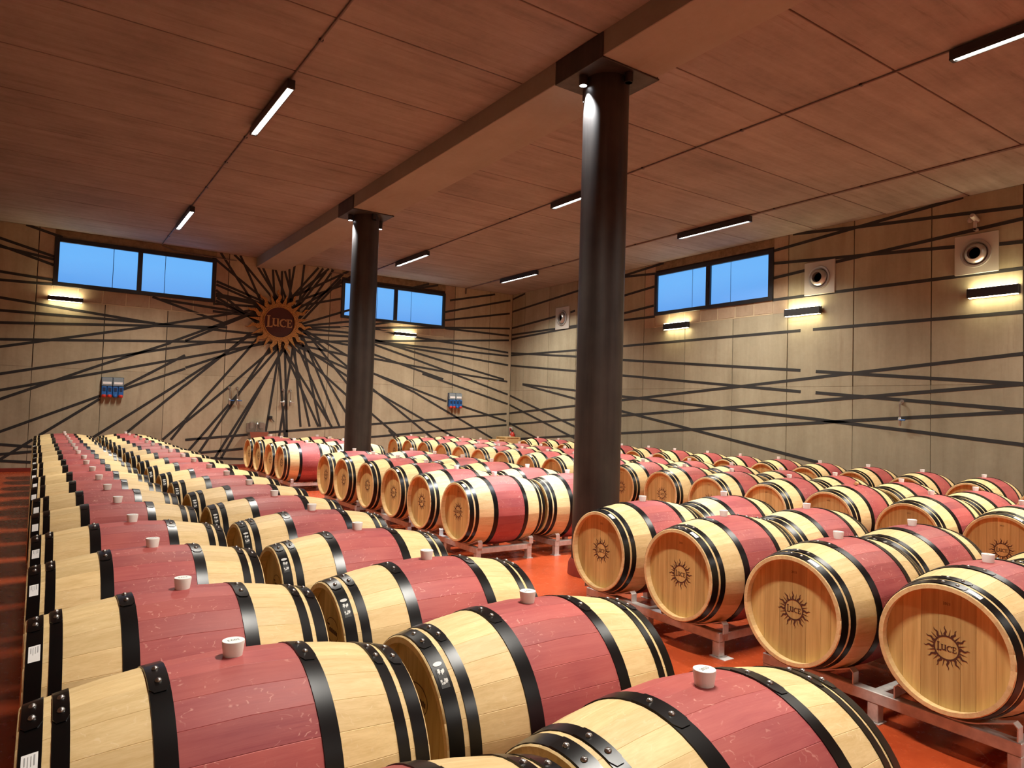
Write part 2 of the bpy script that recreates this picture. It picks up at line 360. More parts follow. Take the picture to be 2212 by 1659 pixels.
wall_panels(FR, wall_r, [YF] + [4.12+1.275*k for k in range(-9, 0)] + [4.12, 5.383, 6.668, 7.968, 9.237, 10.527, 11.80, 13.05, 14.32, 15.55, 16.75, YB], [(7.968, 11.80, W3[0], W3[1])], M_WALL_R)
ob('baseboard_back', B().box(XL, XR, YB-.012, YB, 0, .078, .003).mesh('baseboard_back', M_SKIRT), label='low red skirting along the end wall', cat='baseboard', kind='structure')
ob('baseboard_right', B().box(XR-.012, XR, YF, YB-.012, 0, .078, .003).mesh('baseboard_right', M_SKIRT), label='low red skirting along the long side wall', cat='baseboard', kind='structure')

BACK_STRIPES= [(-0.67,5.15,0.17,4.94), (-0.89,4.75,0.04,4.51), (-0.88,4.6,0.04,4.33), (-0.88,4.58,0.04,4.45), (-0.86,4.07,0.06,4.01), (-0.85,3.9,0.04,3.92), (-0.83,3.54,2.0,3.28), (2.0,3.28,4.04,3.24), (-0.82,3.28,2.0,3.29), (-0.81,3.03,3.54,3.34), (-0.79,2.69,4.33,3.04), (-0.78,2.54,2.04,3.24), (2.04,3.24,4.02,3.79), (-0.76,1.99,3.04,2.92), (3.04,2.92,4.12,3.16), (-0.74,1.66,2.66,2.55), (2.66,2.55,4.05,2.92), (-0.73,1.48,1.01,2.29), (1.01,2.29,2.34,2.87), (2.26,2.85,3.99,3.7), (-0.7,0.82,1.01,1.61), (1.44,1.77,2.67,2.3), (2.67,2.32,4.13,2.94), (-0.04,0.75,1.0,1.54), (1.44,1.83,2.65,2.61), (2.64,2.94,3.82,3.58), (0.92,0.71,2.68,2.05), (2.68,2.06,3.52,2.71), (3.52,2.71,3.82,2.98), (1.55,0.82,2.68,1.92), (2.68,1.91,3.78,2.97), (2.27,0.66,2.72,1.11), (2.72,1.12,4.09,2.92), (2.44,0.66,2.72,1.07), (2.72,1.06,3.65,1.94), (3.65,1.94,4.45,2.74), (4.45,2.74,4.7,2.94), (2.82,0.41,4.7,2.87), (3.05,0.37,4.5,2.84), (3.4,0.23,4.86,2.87), (3.54,0.23,4.78,2.76), (4.53,0.79,4.76,2.7), (4.78,2.7,5.01,0.73), (4.92,2.86,5.06,0.73), (5.1,2.87,4.87,0.76), (5.16,2.92,5.39,0.99), (5.21,2.57,5.62,1.0), (4.93,2.82,5.85,1.0), (4.9,2.9,6.2,1.0), (5.36,3.06,5.9,1.0), (5.26,2.96,6.16,1.05), (5.45,3.06,6.41,1.0), (5.53,2.95,6.53,1.43), (5.13,2.98,6.53,1.86), (5.47,3.35,6.53,2.18), (5.52,2.92,6.53,2.35), (5.33,2.97,6.53,2.54), (5.5,3.31,6.53,2.6), (5.53,3.37,6.54,2.87), (5.15,3.07,6.54,2.88), (5.48,3.26,6.52,3.16), (5.42,3.14,6.52,3.25), (5.5,3.35,6.53,3.38), (5.46,3.48,6.53,3.48), (5.52,3.52,6.54,3.63), (5.55,3.58,6.53,3.77), (5.51,3.67,6.52,4.07), (7.34,3.79,7.78,3.89), (7.32,3.68,9.44,3.88), (9.44,3.88,11.64,4.06), (7.32,3.64,7.83,3.58), (8.46,3.53,9.7,3.45), (9.7,3.45,11.61,3.32), (9.42,3.86,11.62,3.84), (7.34,3.32,11.62,3.7), (7.34,3.3,9.71,3.26), (9.71,3.26,11.62,3.22), (7.34,3.29,9.71,3.11), (9.71,3.11,11.62,2.94), (7.55,3.3,9.7,2.85), (9.7,2.85,11.49,2.5), (7.34,3.21,9.71,2.59), (9.7,2.58,11.64,2.05), (7.31,2.95,9.41,2.4), (8.74,2.52,11.65,1.76), (7.32,2.84,9.71,2.59), (9.7,2.6,11.61,2.44), (7.74,2.31,9.54,1.77), (10.03,1.66,11.61,1.24), (7.74,2.28,8.5,2.0), (8.5,2.0,11.13,0.72), (7.76,1.76,9.89,0.72), (7.76,1.69,9.16,0.7), (7.79,0.98,8.12,0.73), (7.79,0.94,8.0,0.71), (7.79,1.13,11.62,1.47), (7.8,0.79,11.63,1.13), (9.54,4.68,11.07,5.04), (9.4,4.33,11.63,4.92), (9.4,4.09,11.62,4.52), (8.28,4.87,8.85,5.07), (8.31,4.85,9.14,5.07), (2.74,0.66,4.14,0.79), (4.54,0.84,6.53,1.01), (3.08,0.36,4.02,0.45), (3.3,0.23,4.04,0.2), (-0.68,0.25,-0.15,0.66), (-0.69,0.56,-0.16,0.51), (-0.68,0.36,-0.15,0.41), (-0.67,0.23,-0.16,0.19), (3.15,4.97,3.74,4.54), (3.74,4.54,4.26,4.18), (3.31,5.11,3.69,4.57), (3.69,4.57,4.01,4.13), (3.62,5.1,3.91,4.86), (3.91,4.86,4.53,4.2), (3.75,5.12,3.98,4.67), (3.98,4.67,4.24,4.13), (4.18,4.88,4.58,4.31), (4.3,4.88,4.62,4.23), (4.54,4.87,4.6,4.24), (4.6,4.88,4.89,4.18), (4.76,4.86,4.78,4.35), (4.83,4.88,5.01,4.32), (4.94,4.94,4.99,4.32), (5.07,5.05,4.98,4.32), (5.31,5.1,5.24,4.23), (5.68,5.08,5.05,4.26), (5.8,5.08,5.24,4.18), (5.95,5.09,5.07,4.24), (6.07,5.08,5.31,3.85), (5.88,5.0,5.26,4.1), (6.33,5.0,5.42,3.93), (6.47,5.09,5.08,4.26), (6.29,4.86,5.49,3.89), (6.3,4.69,5.14,4.14), (6.3,4.35,5.23,4.04), (6.53,4.95,5.15,3.92), (3.25,4.41,4.16,4.11), (3.25,4.33,4.04,4.07), (3.25,4.2,3.88,3.75), (3.25,4.11,4.14,4.02), (3.25,4.06,4.17,3.97), (3.25,3.95,3.87,3.71), (3.2,3.87,4.17,3.91), (3.2,3.69,4.06,3.68), (1.92,3.88,3.53,3.41), (2.1,3.84,4.02,3.72), (3.28,4.02,3.82,3.75)]
RIGHT_STRIPES= [(17.56,4.94,16.77,5.06), (17.54,4.57,14.41,4.82), (17.52,4.07,15.21,4.23), (14.6,4.28,14.4,4.3), (17.5,3.87,14.38,3.89), (17.56,3.71,17.05,3.76), (17.62,3.74,14.38,3.86), (17.59,3.33,14.42,3.07), (17.58,3.25,14.43,3.23), (17.57,2.95,14.4,2.68), (16.77,2.36,14.38,2.16), (16.77,2.35,14.39,1.95), (17.52,2.05,14.38,1.22), (17.5,1.76,14.4,0.92), (17.58,1.47,14.36,1.74), (17.56,1.13,14.38,1.38), (17.59,1.24,15.9,0.78), (17.65,0.67,14.4,0.94), (12.52,4.98,11.21,5.08), (12.52,4.95,11.46,4.87), (12.52,4.48,11.49,4.57), (12.52,4.04,11.5,4.12), (12.53,3.87,11.46,3.86), (8.29,4.85,4.92,5.1), (7.98,5.11,6.66,4.98), (6.66,4.98,4.12,4.77), (8.29,4.6,5.03,4.34), (4.43,4.27,4.12,4.25), (8.29,4.31,7.6,4.36), (7.01,4.42,4.12,4.59), (8.31,3.88,4.11,3.86), (12.53,3.23,7.69,3.23), (7.44,3.23,4.11,3.22), (12.53,2.89,7.68,2.48), (7.37,2.45,4.11,2.17), (12.53,2.51,7.67,2.08), (7.37,2.06,4.11,1.79), (12.54,1.9,7.21,2.35), (7.37,2.34,4.11,2.61), (12.54,2.0,7.2,1.56), (7.36,1.57,4.11,1.29), (12.54,1.52,7.2,1.92), (7.37,1.91,4.11,2.17), (12.54,1.64,7.3,0.79), (12.54,1.09,7.2,1.52), (7.36,1.51,4.11,1.77)]
def clip_line(a, lo, hi, lo2, hi2):
    x0, y0, x1, y1 = a; t0, t1 = 0.0, 1.0; dx, dy = x1-x0, y1-y0
    for p, q in ((-dx, x0-lo), (dx, hi-x0), (-dy, y0-lo2), (dy, hi2-y0)):
        if abs(p) < 1e-9:
            if q < 0: return None
        else:
            r = q/p
            if p < 0: t0 = max(t0, r)
            else: t1 = min(t1, r)
    if t0 >= t1: return None
    return (x0+t0*dx, y0+t0*dy), (x0+t1*dx, y0+t1*dy)
def paint(F, wall, lines, lo, hi, width, ext):
    k = 0
    for a in lines:
        a = list(a)
        if ext and a[0] < -0.5:                      # runs on past the frame
            t = (a[0]+2.4)/(a[2]-a[0]); a[1] -= (a[3]-a[1])*t*1.0; a[0] = -2.4
        if ext is None and min(a[0], a[2]) < 4.14:   # same on the side wall
            i = 0 if a[0] < a[2] else 2; j = 2-i; t = (a[i]-1.0)/(a[j]-a[i]); a[i+1] -= (a[j+1]-a[i+1])*t; a[i] = 1.0
        # stripes run on behind the columns
        band = ((6.45, 6.60, 1.0), (7.25, 7.86, -1.0)) if F is FB else ((12.48, 12.56, 1.0), (14.3, 14.46, -1.0))
        for b0, b1, sg in band:
            for i, j in ((0, 2), (2, 0)):
                if b0 <= a[i] <= b1 and abs(a[i]-a[j]) > .25 and (a[i]-a[j])*sg > 0:
                    k1 = 1.0/abs(a[i]-a[j]); dx, dz = (a[i]-a[j])*k1, (a[i+1]-a[j+1])*k1
                    st = 1.0 if F is FR else (.75 if sg > 0 else a[i]-6.75)
                    if abs(dz) < 2.5: a[i] += dx*st; a[i+1] += dz*st
        if F is FB:                                  # rays run in behind the sun sign
            for i, j in ((0, 2), (2, 0)):
                d0 = math.hypot(a[i]-4.735, a[i+1]-3.567); L = math.hypot(a[i]-a[j], a[i+1]-a[j+1])
                if .45 < d0 < 1.2 and L > .3:
                    ux, uy = (a[i]-a[j])/L, (a[i+1]-a[j+1])/L
                    if math.hypot(a[i]+.2*ux-4.735, a[i+1]+.2*uy-3.567) < d0: a[i] += .42*ux; a[i+1] += .42*uy
        c = clip_line(a, lo, hi, .09, CEIL)
        if c:
            h = .0035 + .0004*(k % 5); k += 1
            ob('painted_stripe', strip_box(F, c[0], c[1], width, 0.001, h).mesh('painted_stripe', M_STRIPE), wall)
paint(FB, wall_b, BACK_STRIPES, -2.4, XR, .056, True)
paint(FR, wall_r, RIGHT_STRIPES, 1.0, YB, .056, None)

# windows: frame, mullion, two seamed frosted sheets on each side, handle
def window(n, F, wd, panes, seams, handle_u, label):
    u0, u1, v0, v1 = wd
    t = thing('window_%d' % n, label, 'window', F(0.5*(u0+u1), v0, 0), kind='structure')
    loc = t.location
    def part(name, mb, mat): return ob(name, mb.mesh(name, mat), t, (-loc[0], -loc[1], -loc[2]))
    fr = B()
    m0 = panes[0][0]-u0; m1 = u1-panes[-1][1]; pv0, pv1 = panes[0][2], panes[0][3]
    wbox(F, u0, panes[0][0], v0, v1, -.05, .035, .004, fr); wbox(F, panes[-1][1], u1, v0, v1, -.05, .035, .004, fr)
    wbox(F, panes[0][0], panes[-1][1], v0, pv0, -.05, .035, .004, fr); wbox(F, panes[0][0], panes[-1][1], pv1, v1, -.05, .035, .004, fr)
    part('frame', fr, M_FRAME)
    part('mullion', wbox(F, panes[0][1], panes[1][0], pv0, pv1, -.05, .038, .004), M_FRAME)
    for (a, b, c, d), s in zip(panes, seams):
        part('pane', wbox(F, a, s-.006, c, d, -.03, -.012, .004), M_PANE); part('pane', wbox(F, s+.006, b, c, d, -.03, -.012, .004), M_PANE)
        part('pane_seam', wbox(F, s-.006, s+.006, c, d, -.03, -.018), M_NAVY)
    hv = 0.5*(v0+v1)
    part('handle', wbox(F, handle_u-.012, handle_u+.012, hv-.07, hv+.07, .038, .06, .004), M_BLACK)
window(1, FB, W1, [(0.13, 1.595, 3.985, 4.838), (1.69, 3.146, 3.970, 4.838)], [1.128, 2.153], 1.64, 'frosted blue two-part window high on the end wall left of the sun')
window(2, FB, W2, [(6.40, 7.80, 3.93, 4.778), (7.90, 9.30, 3.93, 4.778)], [7.318, 8.33], 7.87, 'frosted blue two-part window high on the end wall behind far column')
window(3, FR, W3, [(8.395, 9.83, 3.953, 4.80), (9.945, 11.376, 3.953, 4.80)], [9.328, 10.355], 9.88, 'frosted blue two-part window high on the long side wall')

# ------------------------------------------------------------------ steel columns with cap plates and downlights
for k, (cx, cy) in enumerate(COLS):
    t = thing('steel_column', ('near' if k == 0 else 'far') + ' dark steel column under the ceiling beam' + (', its foot on the red aisle' if k == 0 else ', rising among the back barrels'), 'column', (cx, cy, 0), kind='structure')
    ob('shaft', smooth_by_angle(B().lathe([(COL_R, 0.0), (COL_R, BEAM_Z-.015)], 48).mesh('shaft', M_COL)), t)
    ob('base_collar', smooth_by_angle(B().lathe([(COL_R+.035, 0), (COL_R+.03, .10), (COL_R+.004, .15)], 40).mesh('base_collar', M_SKIRT)), t)
    ob('cap_plate', B().box(BEAM_X0-cx-.006, BEAM_X1-cx+.03, -.355, .36, BEAM_Z-.018, BEAM_Z-.001, .003).mesh('cap_plate', M_COL), t)
    ob('side_plate', B().box(BEAM_X0-cx-.012, BEAM_X0-cx-.001, -.355, .36, BEAM_Z-.018, CEIL-.004, .003).mesh('side_plate', M_COL), t)
    ob('side_plate', B().box(BEAM_X1-cx+.001, BEAM_X1-cx+.012, -.355, .36, BEAM_Z-.018, CEIL-.004, .003).mesh('side_plate', M_COL), t)
    for q, (dx, dy, on) in enumerate(((-.275, .03, True), (.03, -.285, False), (.285, .06, True), (-.02, .28, True))):
        nm = ('lit downlight' if on else 'unlit downlight')
        side = ('on the aisle-facing side', 'on the camera-facing side', 'on the side-wall side', 'on the end-wall side')[q]
        d = thing('downlight', 'small black %s under the %s column cap, %s' % (nm, 'near' if k == 0 else 'far', side), 'spotlight', (cx+dx, cy+dy, BEAM_Z-.018), group='downlights around the column heads')
        hh = .10 if q != 2 else .15
        ob('housing', smooth_by_angle(B().lathe([(.02, 0), (.043, -.004), (.043, -hh), (.036, -hh), (.036, -hh+.012)], 20).mesh('housing', M_BLACK)), d)
        ob('lens', B().lathe([(0.0001, -hh+.004), (.036, -hh+.004)], 20).mesh('lens', M_SPOT if on else M_DARKLENS), d)
        if on:
            sp = bpy.data.lights.new('downlight_beam', 'SPOT'); sp.energy = SPOT_W; sp.spot_size = math.radians(75); sp.spot_blend = .8; sp.shadow_soft_size = .028; sp.color = (0.93, .96, 1.0)
            so = bpy.data.objects.new('downlight_beam', sp); C.objects.link(so); so.parent = d; so.location = (0, 0, -hh-.005)

# ------------------------------------------------------------------ lamps
lamp_house = (B().box(-.043, .043, 0, 1.65, -.078, 0, .004).box(-.043, -.033, 0, 1.65, -.098, -.078).box(.033, .043, 0, 1.65, -.098, -.078)
              .box(-.033, .033, 0, .03, -.098, -.078).box(-.033, .033, 1.62, 1.65, -.098, -.078)).mesh('housing', M_BLACK)
def capsule(w, L, z, n=8):
    pts = [(w*math.cos(t), L-w+w*math.sin(t)) for t in [PI*k/n for k in range(n+1)]] + [(w*math.cos(t), w+w*math.sin(t)) for t in [PI+PI*k/n for k in range(n+1)]]
    return pts
lamp_glow = B().poly(capsule(.031, 1.59, 0), lambda u, v, h: (u, v+.03, -.0785-h), .006).mesh('diffuser', M_LED)
LAMPS = [(2.06, 1.25, 'over the open aisle, behind the viewer'), (2.06, 7.49, 'over the left rows, the nearer of two'), (2.06, 13.52, 'over the left rows, close to the end wall'), (2.06, -4.8, 'over the left rows, far behind the viewer'),
         (6.95, 1.38, 'at the upper corner, nearest on the middle conduit'), (6.95, 7.57, 'behind the near column on the middle conduit'), (6.95, 13.78, 'beside the far column on the middle conduit'), (6.95, -4.8, 'on the middle conduit, far behind the viewer'),
         (10.03, 1.4, 'on the side conduit, near end'), (10.03, 7.57, 'in front of the side-wall window'), (10.03, 13.85, 'near the far room corner'), (10.03, -4.8, 'on the side conduit, far behind the viewer')]
for x, y, d in LAMPS:
    t = thing('ceiling_lamp', 'black linear ceiling lamp with white diffuser ' + d, 'lamp', (x, y, CEIL-.027), group='linear ceiling lamps')
    ob('housing', lamp_house, t); ob('diffuser', lamp_glow, t)
    al = bpy.data.lights.new('lamp_light', 'AREA'); al.shape = 'RECTANGLE'; al.size = .058; al.size_y = 1.55; al.energy = LAMP_W; al.color = LAMP_COL; al.spread = math.radians(LAMP_SPREAD)
    ao = bpy.data.objects.new('lamp_light', al); C.objects.link(ao); ao.parent = t; ao.location = (0, .825, -.0995)
def conduit(name, pts, r, label, clips, n2=None):
    t = thing(name, label, 'conduit', pts[0])
    o = Vector(pts[0])
    ob('pipe', smooth_by_angle(B().tube([Vector(p)-o for p in pts], r, 8).mesh('pipe', M_CABLE)), t)
    if n2: ob('pipe', smooth_by_angle(B().tube([Vector(p)-o+Vector(n2) for p in pts], r, 8).mesh('pipe', M_CABLE)), t)
    for c in clips: ob('clip', B().box(-.022, .022, -.015, .015, -.010, .012, .003).mesh('clip', M_BLACK), t, Vector(c)-o)
conduit('cable_conduit', [(2.06, YF, CEIL-.014), (2.06, YB-.03, CEIL-.014), (2.06, YB-.02, 5.07), (2.3, YB-.02, 4.985), (2.5, YB-.02, 4.975), (3.68, YB-.02, 4.955)], .011, 'thin ceiling conduit above the left rows, turning along the end wall',
        [(2.06, y, CEIL-.014) for y in (5.1, 6.53, 9.56, 10.74, 12.22, 16.4)])
conduit('cable_conduit', [(6.95, YF, CEIL-.014), (6.95, YB-.03, CEIL-.014), (6.95, YB-.02, 5.02), (6.0, YB-.02, 5.0)], .011, 'thin ceiling conduit between the beam and the long side wall', [(6.95, y, CEIL-.014) for y in (3.9, 5.4, 7.1, 10.5, 12, 13.2, 16.2)])
conduit('cable_conduit', [(10.03, YF, CEIL-.013), (10.03, YB-.03, CEIL-.013), (10.03, YB-.02, 4.93)], .010, 'double ceiling conduit close to the long side wall', [(10.03, y, CEIL-.013) for y in (4.2, 5.6, 7.1, 10.4, 12, 13.2, 16)], (.028, 0, 0))

def wall_lamp(F, u0, u1, v0, v1, label):
    t = thing('wall_lamp', label, 'lamp', F(u0, v0, 0), group='up and down wall lamps'); o = t.location
    def part(name, mb, mat): return ob(name, mb.mesh(name, mat), t, (-o[0], -o[1], -o[2]))
    part('mount', wbox(F, u0+.15, u1-.15, v0+.02, v1-.02, -.002, .04, .003), M_BLACK)
    part('housing', wbox(F, u0, u1, v0+.006, v1-.006, .04, .125, .005), M_BLACK)
    part('lower_diffuser', wbox(F, u0+.02, u1-.02, v0, v0+.0055, .055, .112), M_LED_DN)
    part('upper_diffuser', wbox(F, u0+.02, u1-.02, v1-.0055, v1, .055, .112), M_LED_UP)
wall_lamp(FB, -.035, .60, 3.575, 3.68, 'black up-down wall lamp below the window left of the sun')
wall_lamp(FB, 7.81, 8.47, 3.52, 3.62, 'black up-down wall lamp below the window behind far column')
wall_lamp(FR, 10.36, 11.08, 3.50, 3.645, 'black up-down wall lamp below the side-wall window')
wall_lamp(FR, 7.24, 7.97, 3.50, 3.645, 'black up-down wall lamp between side-wall window and next vent')
wall_lamp(FR, 4.14, 4.82, 3.48, 3.63, 'black up-down wall lamp below the camera, nearest on side wall')

# ------------------------------------------------------------------ LUCE lettering and sun figure
def letters():
    """polygons of LUCE in roman capitals, large L; total width about 2.0, centred"""
    P = []
    # L
    P += [[(-.98, -.36), (-.80, -.36), (-.80, .62), (-.98, .62)], [(-1.06, .57), (-.70, .57), (-.74, .66), (-1.02, .66)], [(-1.10, -.46), (-.52, -.46), (-.46, -.16), (-.58, -.30), (-.80, -.36), (-1.06, -.37)]]
    # U
    P += [[(-.50, -.10), (-.34, -.14), (-.34, .40), (-.50, .40)], [(-.58, .36), (-.26, .36), (-.28, .43), (-.56, .43)], [(-.50, -.10), (-.44, -.26), (-.26, -.34), (-.08, -.26), (-.08, -.14), (-.24, -.20), (-.34, -.12)],
          [(-.10, -.34), (.06, -.34), (.06, .40), (-.10, .40)], [(-.18, .36), (.10, .36), (.08, .43), (-.16, .43)], [(.04, -.34), (.14, -.34), (.12, -.26), (.04, -.24)]]
    # C
    n = 14; ro, ri = .40, .27; pts = []
    for k in range(n):
        a0 = math.radians(48+264*k/n); a1 = math.radians(48+264*(k+1)/n)
        th = lambda a: ri + .05*(1-abs(math.cos(a))) if math.cos(a) > 0 else ri - .02
        P.append([(.50+ro*.92*math.cos(a0), .03+ro*math.sin(a0)), (.50+ro*.92*math.cos(a1), .03+ro*math.sin(a1)), (.50+th(a1)*.92*math.cos(a1), .03+th(a1)*math.sin(a1)), (.50+th(a0)*.92*math.cos(a0), .03+th(a0)*math.sin(a0))])
    P += [[(.70, .20), (.78, .20), (.77, .42), (.70, .34)]]
    # E
    P += [[(.86, -.34), (1.00, -.34), (1.00, .40), (.86, .40)], [(.80, .34), (1.28, .34), (1.28, .42), (.80, .42)], [(1.20, .22), (1.29, .20), (1.28, .40), (1.20, .38)], [(.96, .02), (1.18, .02), (1.18, .08), (.96, .08)], [(1.14, -.04), (1.19, -.04), (1.19, .14), (1.14, .14)],
          [(.80, -.36), (1.30, -.36), (1.30, -.28), (.80, -.28)], [(1.22, -.30), (1.32, -.30), (1.34, -.12), (1.26, -.14)]]
    return [[(x-.12, y-.06) for x, y in p] for p in P]
LET = letters()
def ccw(p):
    a = sum(p[i][0]*p[(i+1) % len(p)][1]-p[(i+1) % len(p)][0]*p[i][1] for i in range(len(p)))
    return p if a > 0 else p[::-1]
def ray_polys(ang, r0, r1, w, wavy):
    """quads of one sun ray"""
    n = 12 if wavy else 4; L = []; ca, sa = math.cos(ang), math.sin(ang)
    for k in range(n+1):
        s = k/n; r = r0 + (r1-r0)*s; hw = w*(1-s)**(.75 if wavy else .95) + (0.002*w)
        o = (0.55*w*math.sin(s*2*PI*1.55)*(1-.35*s)) if wavy else 0.0
        L.append(((r*ca-(o+hw)*sa, r*sa+(o+hw)*ca), (r*ca-(o-hw)*sa, r*sa+(o-hw)*ca)))
    return [[L[k][1], L[k+1][1], L[k+1][0], L[k][0]] for k in range(n)]
def ring_polys(r0, r1, n=36):
    return [[(r*math.cos(a), r*math.sin(a)) for r, a in ((r0, 2*PI*k/n), (r1, 2*PI*k/n), (r1, 2*PI*(k+1)/n), (r0, 2*PI*(k+1)/n))] for k in range(n)]

sx, sz = 4.735, 3.567
sun = thing('sun_sign', 'large gilded sun sign with maroon disc lettered LUCE on the end wall', 'sign', (sx, YB, sz))
FS = lambda u, v, h: (u, -h, v)
mb = B()
for p in ring_polys(.385, .475, 48): mb.poly(ccw(p), FS and (lambda u, v, h: (u, -.05-h, v)), .035)
ob('gilded_ring', mb.mesh('gilded_ring', M_GOLD), sun)
mb = B()
for p in ring_polys(.372, .398, 48): mb.poly(ccw(p), lambda u, v, h: (u, -.05-h, v), .048)
ob('inner_bead', mb.mesh('inner_bead', M_GOLD), sun)
for k in range(22):
    a = math.radians(93 + 360*k/22); wavy = (k % 2 == 0); mb = B()
    for p in ray_polys(a, .46, .83 if wavy else .74, .062 if wavy else .048, wavy): mb.poly(ccw(p), lambda u, v, h: (u, -.05-h, v), .026)
    ob('sun_ray', mb.mesh('sun_ray', M_GOLD), sun)
ob('maroon_disc', B().lathe([(.0001, -.062), (.388, -.062), (.388, -.045)], 48, 'y').mesh('maroon_disc', M_MAROON), sun)
mb = B()
for p in LET: mb.poly(ccw([(x*.262, y*.262) for x, y in p]), lambda u, v, h: (u, -.062-h, v), .014)
mb.poly([(.10+.008*math.cos(t), .0+.008*math.sin(t)) for t in [2*PI*k/8 for k in range(8)]], lambda u, v, h: (u, -.062-h, v), .014)
ob('lettering', mb.mesh('lettering', M_GOLDP), sun)
mb = B()
for a in (40, 140, 220, 320): mb.tube([(.3*math.cos(math.radians(a)), 0.0, .3*math.sin(math.radians(a))), (.3*math.cos(math.radians(a)), -.05, .3*math.sin(math.radians(a)))], .015, 8)
ob('mounting_studs', mb.mesh('mounting_studs', M_BLACK), sun, kind='stuff')

# ------------------------------------------------------------------ things on the walls
def vent(y, z, label):
    t = thing('air_vent', label, 'vent', (XR, y, z), group='round jet vents on the side wall')
    ob('plate', B().box(-.03, .0, -.30, .30, -.305, .305, .004).mesh('plate', M_VENT), t)
    ob('outer_ring', smooth_by_angle(B().lathe([(.215, -.03), (.21, -.055), (.185, -.06), (.165, -.04), (.165, -.028)], 36, 'x').mesh('outer_ring', M_VENTRING)), t)
    nz = ob('nozzle', smooth_by_angle(B().lathe([(.160, -.028), (.150, -.07), (.120, -.105), (.095, -.115), (.088, -.10), (.088, -.03)], 32, 'x').mesh('nozzle', M_VENTRING)), t, (0, 0, 0))
    ob('throat', B().lathe([(.0001, -.045), (.09, -.045)], 24, 'x').mesh('throat', M_DARK), nz)
vent(7.31, 4.175, 'round air vent on white plate between window and near lamp'); vent(4.73, 4.175, 'round air vent on white plate below the security camera'); vent(14.92, 4.15, 'round air vent on white plate near the far room corner')
t = thing('security_camera', 'small white security camera above the nearest wall vent', 'camera', (XR, 4.72, 4.62))
ob('bracket', B().box(-.10, 0, -.02, .02, -.10, -.06, .004).box(-.10, -.07, -.02, .02, -.10, .04, .004).mesh('bracket', M_VENT), t)
ob('body', smooth_by_angle(B().lathe([(.03, -.10), (.038, -.08), (.038, .09), (.02, .11)], 16, 'x', (-.12, 0, .06)).mesh('body', M_VENT)), t, (0, 0, 0), (0, .25, 0))
ob('sensor', smooth_by_angle(B().lathe([(.001, -.04), (.03, -.03), (.04, 0), (.03, .03)], 14, 'z', (-.06, .08, .08)).mesh('sensor', M_VENT)), t)

def sockets(u0, label):
    t = thing('socket_panel', label, 'socket', (u0, YB, 1.56), group='blue industrial socket panels')
    ob('back_board', B().box(0, .43, -.03, 0, .08, .46, .004).mesh('back_board', M_NAVY), t)
    for k in range(2):
        b = ob('breaker_box', B().box(.006+.212*k, .206+.212*k, -.10, -.03, .27, .45, .008).mesh('breaker_box', M_GREYBLUE), t)
        ob('breaker_row', B().box(.025+.212*k, .188+.212*k, -.106, -.099, .31, .36, .002).mesh('breaker_row', M_PAPER), b)
    for k in range(4):
        s = ob('socket', B().box(.008+.106*k, .102+.106*k, -.12, -.03, .06, .26, .008).mesh('socket', M_BLUE), t)
        ob('socket_window', B().box(.026+.106*k, .084+.106*k, -.126, -.118, .15, .235, .004).mesh('socket_window', M_NAVY), s)
        ob('plug_cap', smooth_by_angle(B().lathe([(.036, .05), (.044, .03), (.044, .0), (.034, -.012)], 16, 'z', (.055+.106*k, -.105, .035)).mesh('plug_cap', M_RED if k in (0, 1, 3) else M_BLUE)), s)
sockets(1.015, 'blue industrial socket panel on the end wall, below the left window'); sockets(9.575, 'blue industrial socket panel on the end wall, right of far column')

def tap(F, u, flip, label, lever):
    t = thing('wall_tap', label, 'tap', F(u, 1.90, 0), group='wall taps'); o = Vector(t.location)
    def P(du, v, h): return Vector(F(u+du, v, h))-o
    ob('rosette', smooth_by_angle(B().tube([P(0, 1.90, 0), P(0, 1.90, .018)], .038, 16).mesh('rosette', M_CHROME)), t)
    ob('pipe', smooth_by_angle(B().tube([P(0, 1.90, .01), P(0, 1.90, .055), P(0, 1.885, .075), P(0, 1.86, .08), P(0, 1.62, .08)], .016, 10).mesh('pipe', M_CHROME)), t)
    ob('valve', smooth_by_angle(B().tube([P(0, 1.64, .08), P(0, 1.62, .08), P(0, 1.58, .08), P(0, 1.50, .08)], [.020, .030, .030, .018], 12).mesh('valve', M_STEEL)), t)
    ob('lever', B().tube([P(0, 1.60, .10), P(.10*flip, 1.60, .115)], .011, 8).mesh('lever', lever), t)
tap(FB, 3.65, 1, 'chrome wall tap, left of the pair left of the sink', M_BLUE); tap(FB, 3.825, 1, 'chrome wall tap, right of the pair left of the sink', M_BLUE)
tap(FB, 4.92, -1, 'chrome wall tap under the sun sign, left of its pair', M_STEEL); tap(FB, 5.085, 1, 'chrome wall tap under the sun sign, right of its pair', M_STEEL)
tap(FR, 5.82, -1, 'chrome wall tap alone on the long side wall', M_BLUE)
t = thing('junction_box', 'tiny black junction box on the end wall above the sink', 'box', (4.635, YB, 1.21))
ob('body', B().box(-.04, .04, -.05, 0, -.04, .04, .006).mesh('body', M_BLACK), t); ob('cable_stub', B().tube([(.03, -.03, -.03), (.09, -.03, -.10)], .008, 6).mesh('cable_stub', M_BLACK), t)
t = thing('hand_sink', 'stainless wall sink with splashback and two dispensers on the end wall', 'sink', (4.30, YB, .60))
ob('splashback', B().box(-.22, .22, -.02, 0, .25, .47, .004).mesh('splashback', M_STEEL), t)
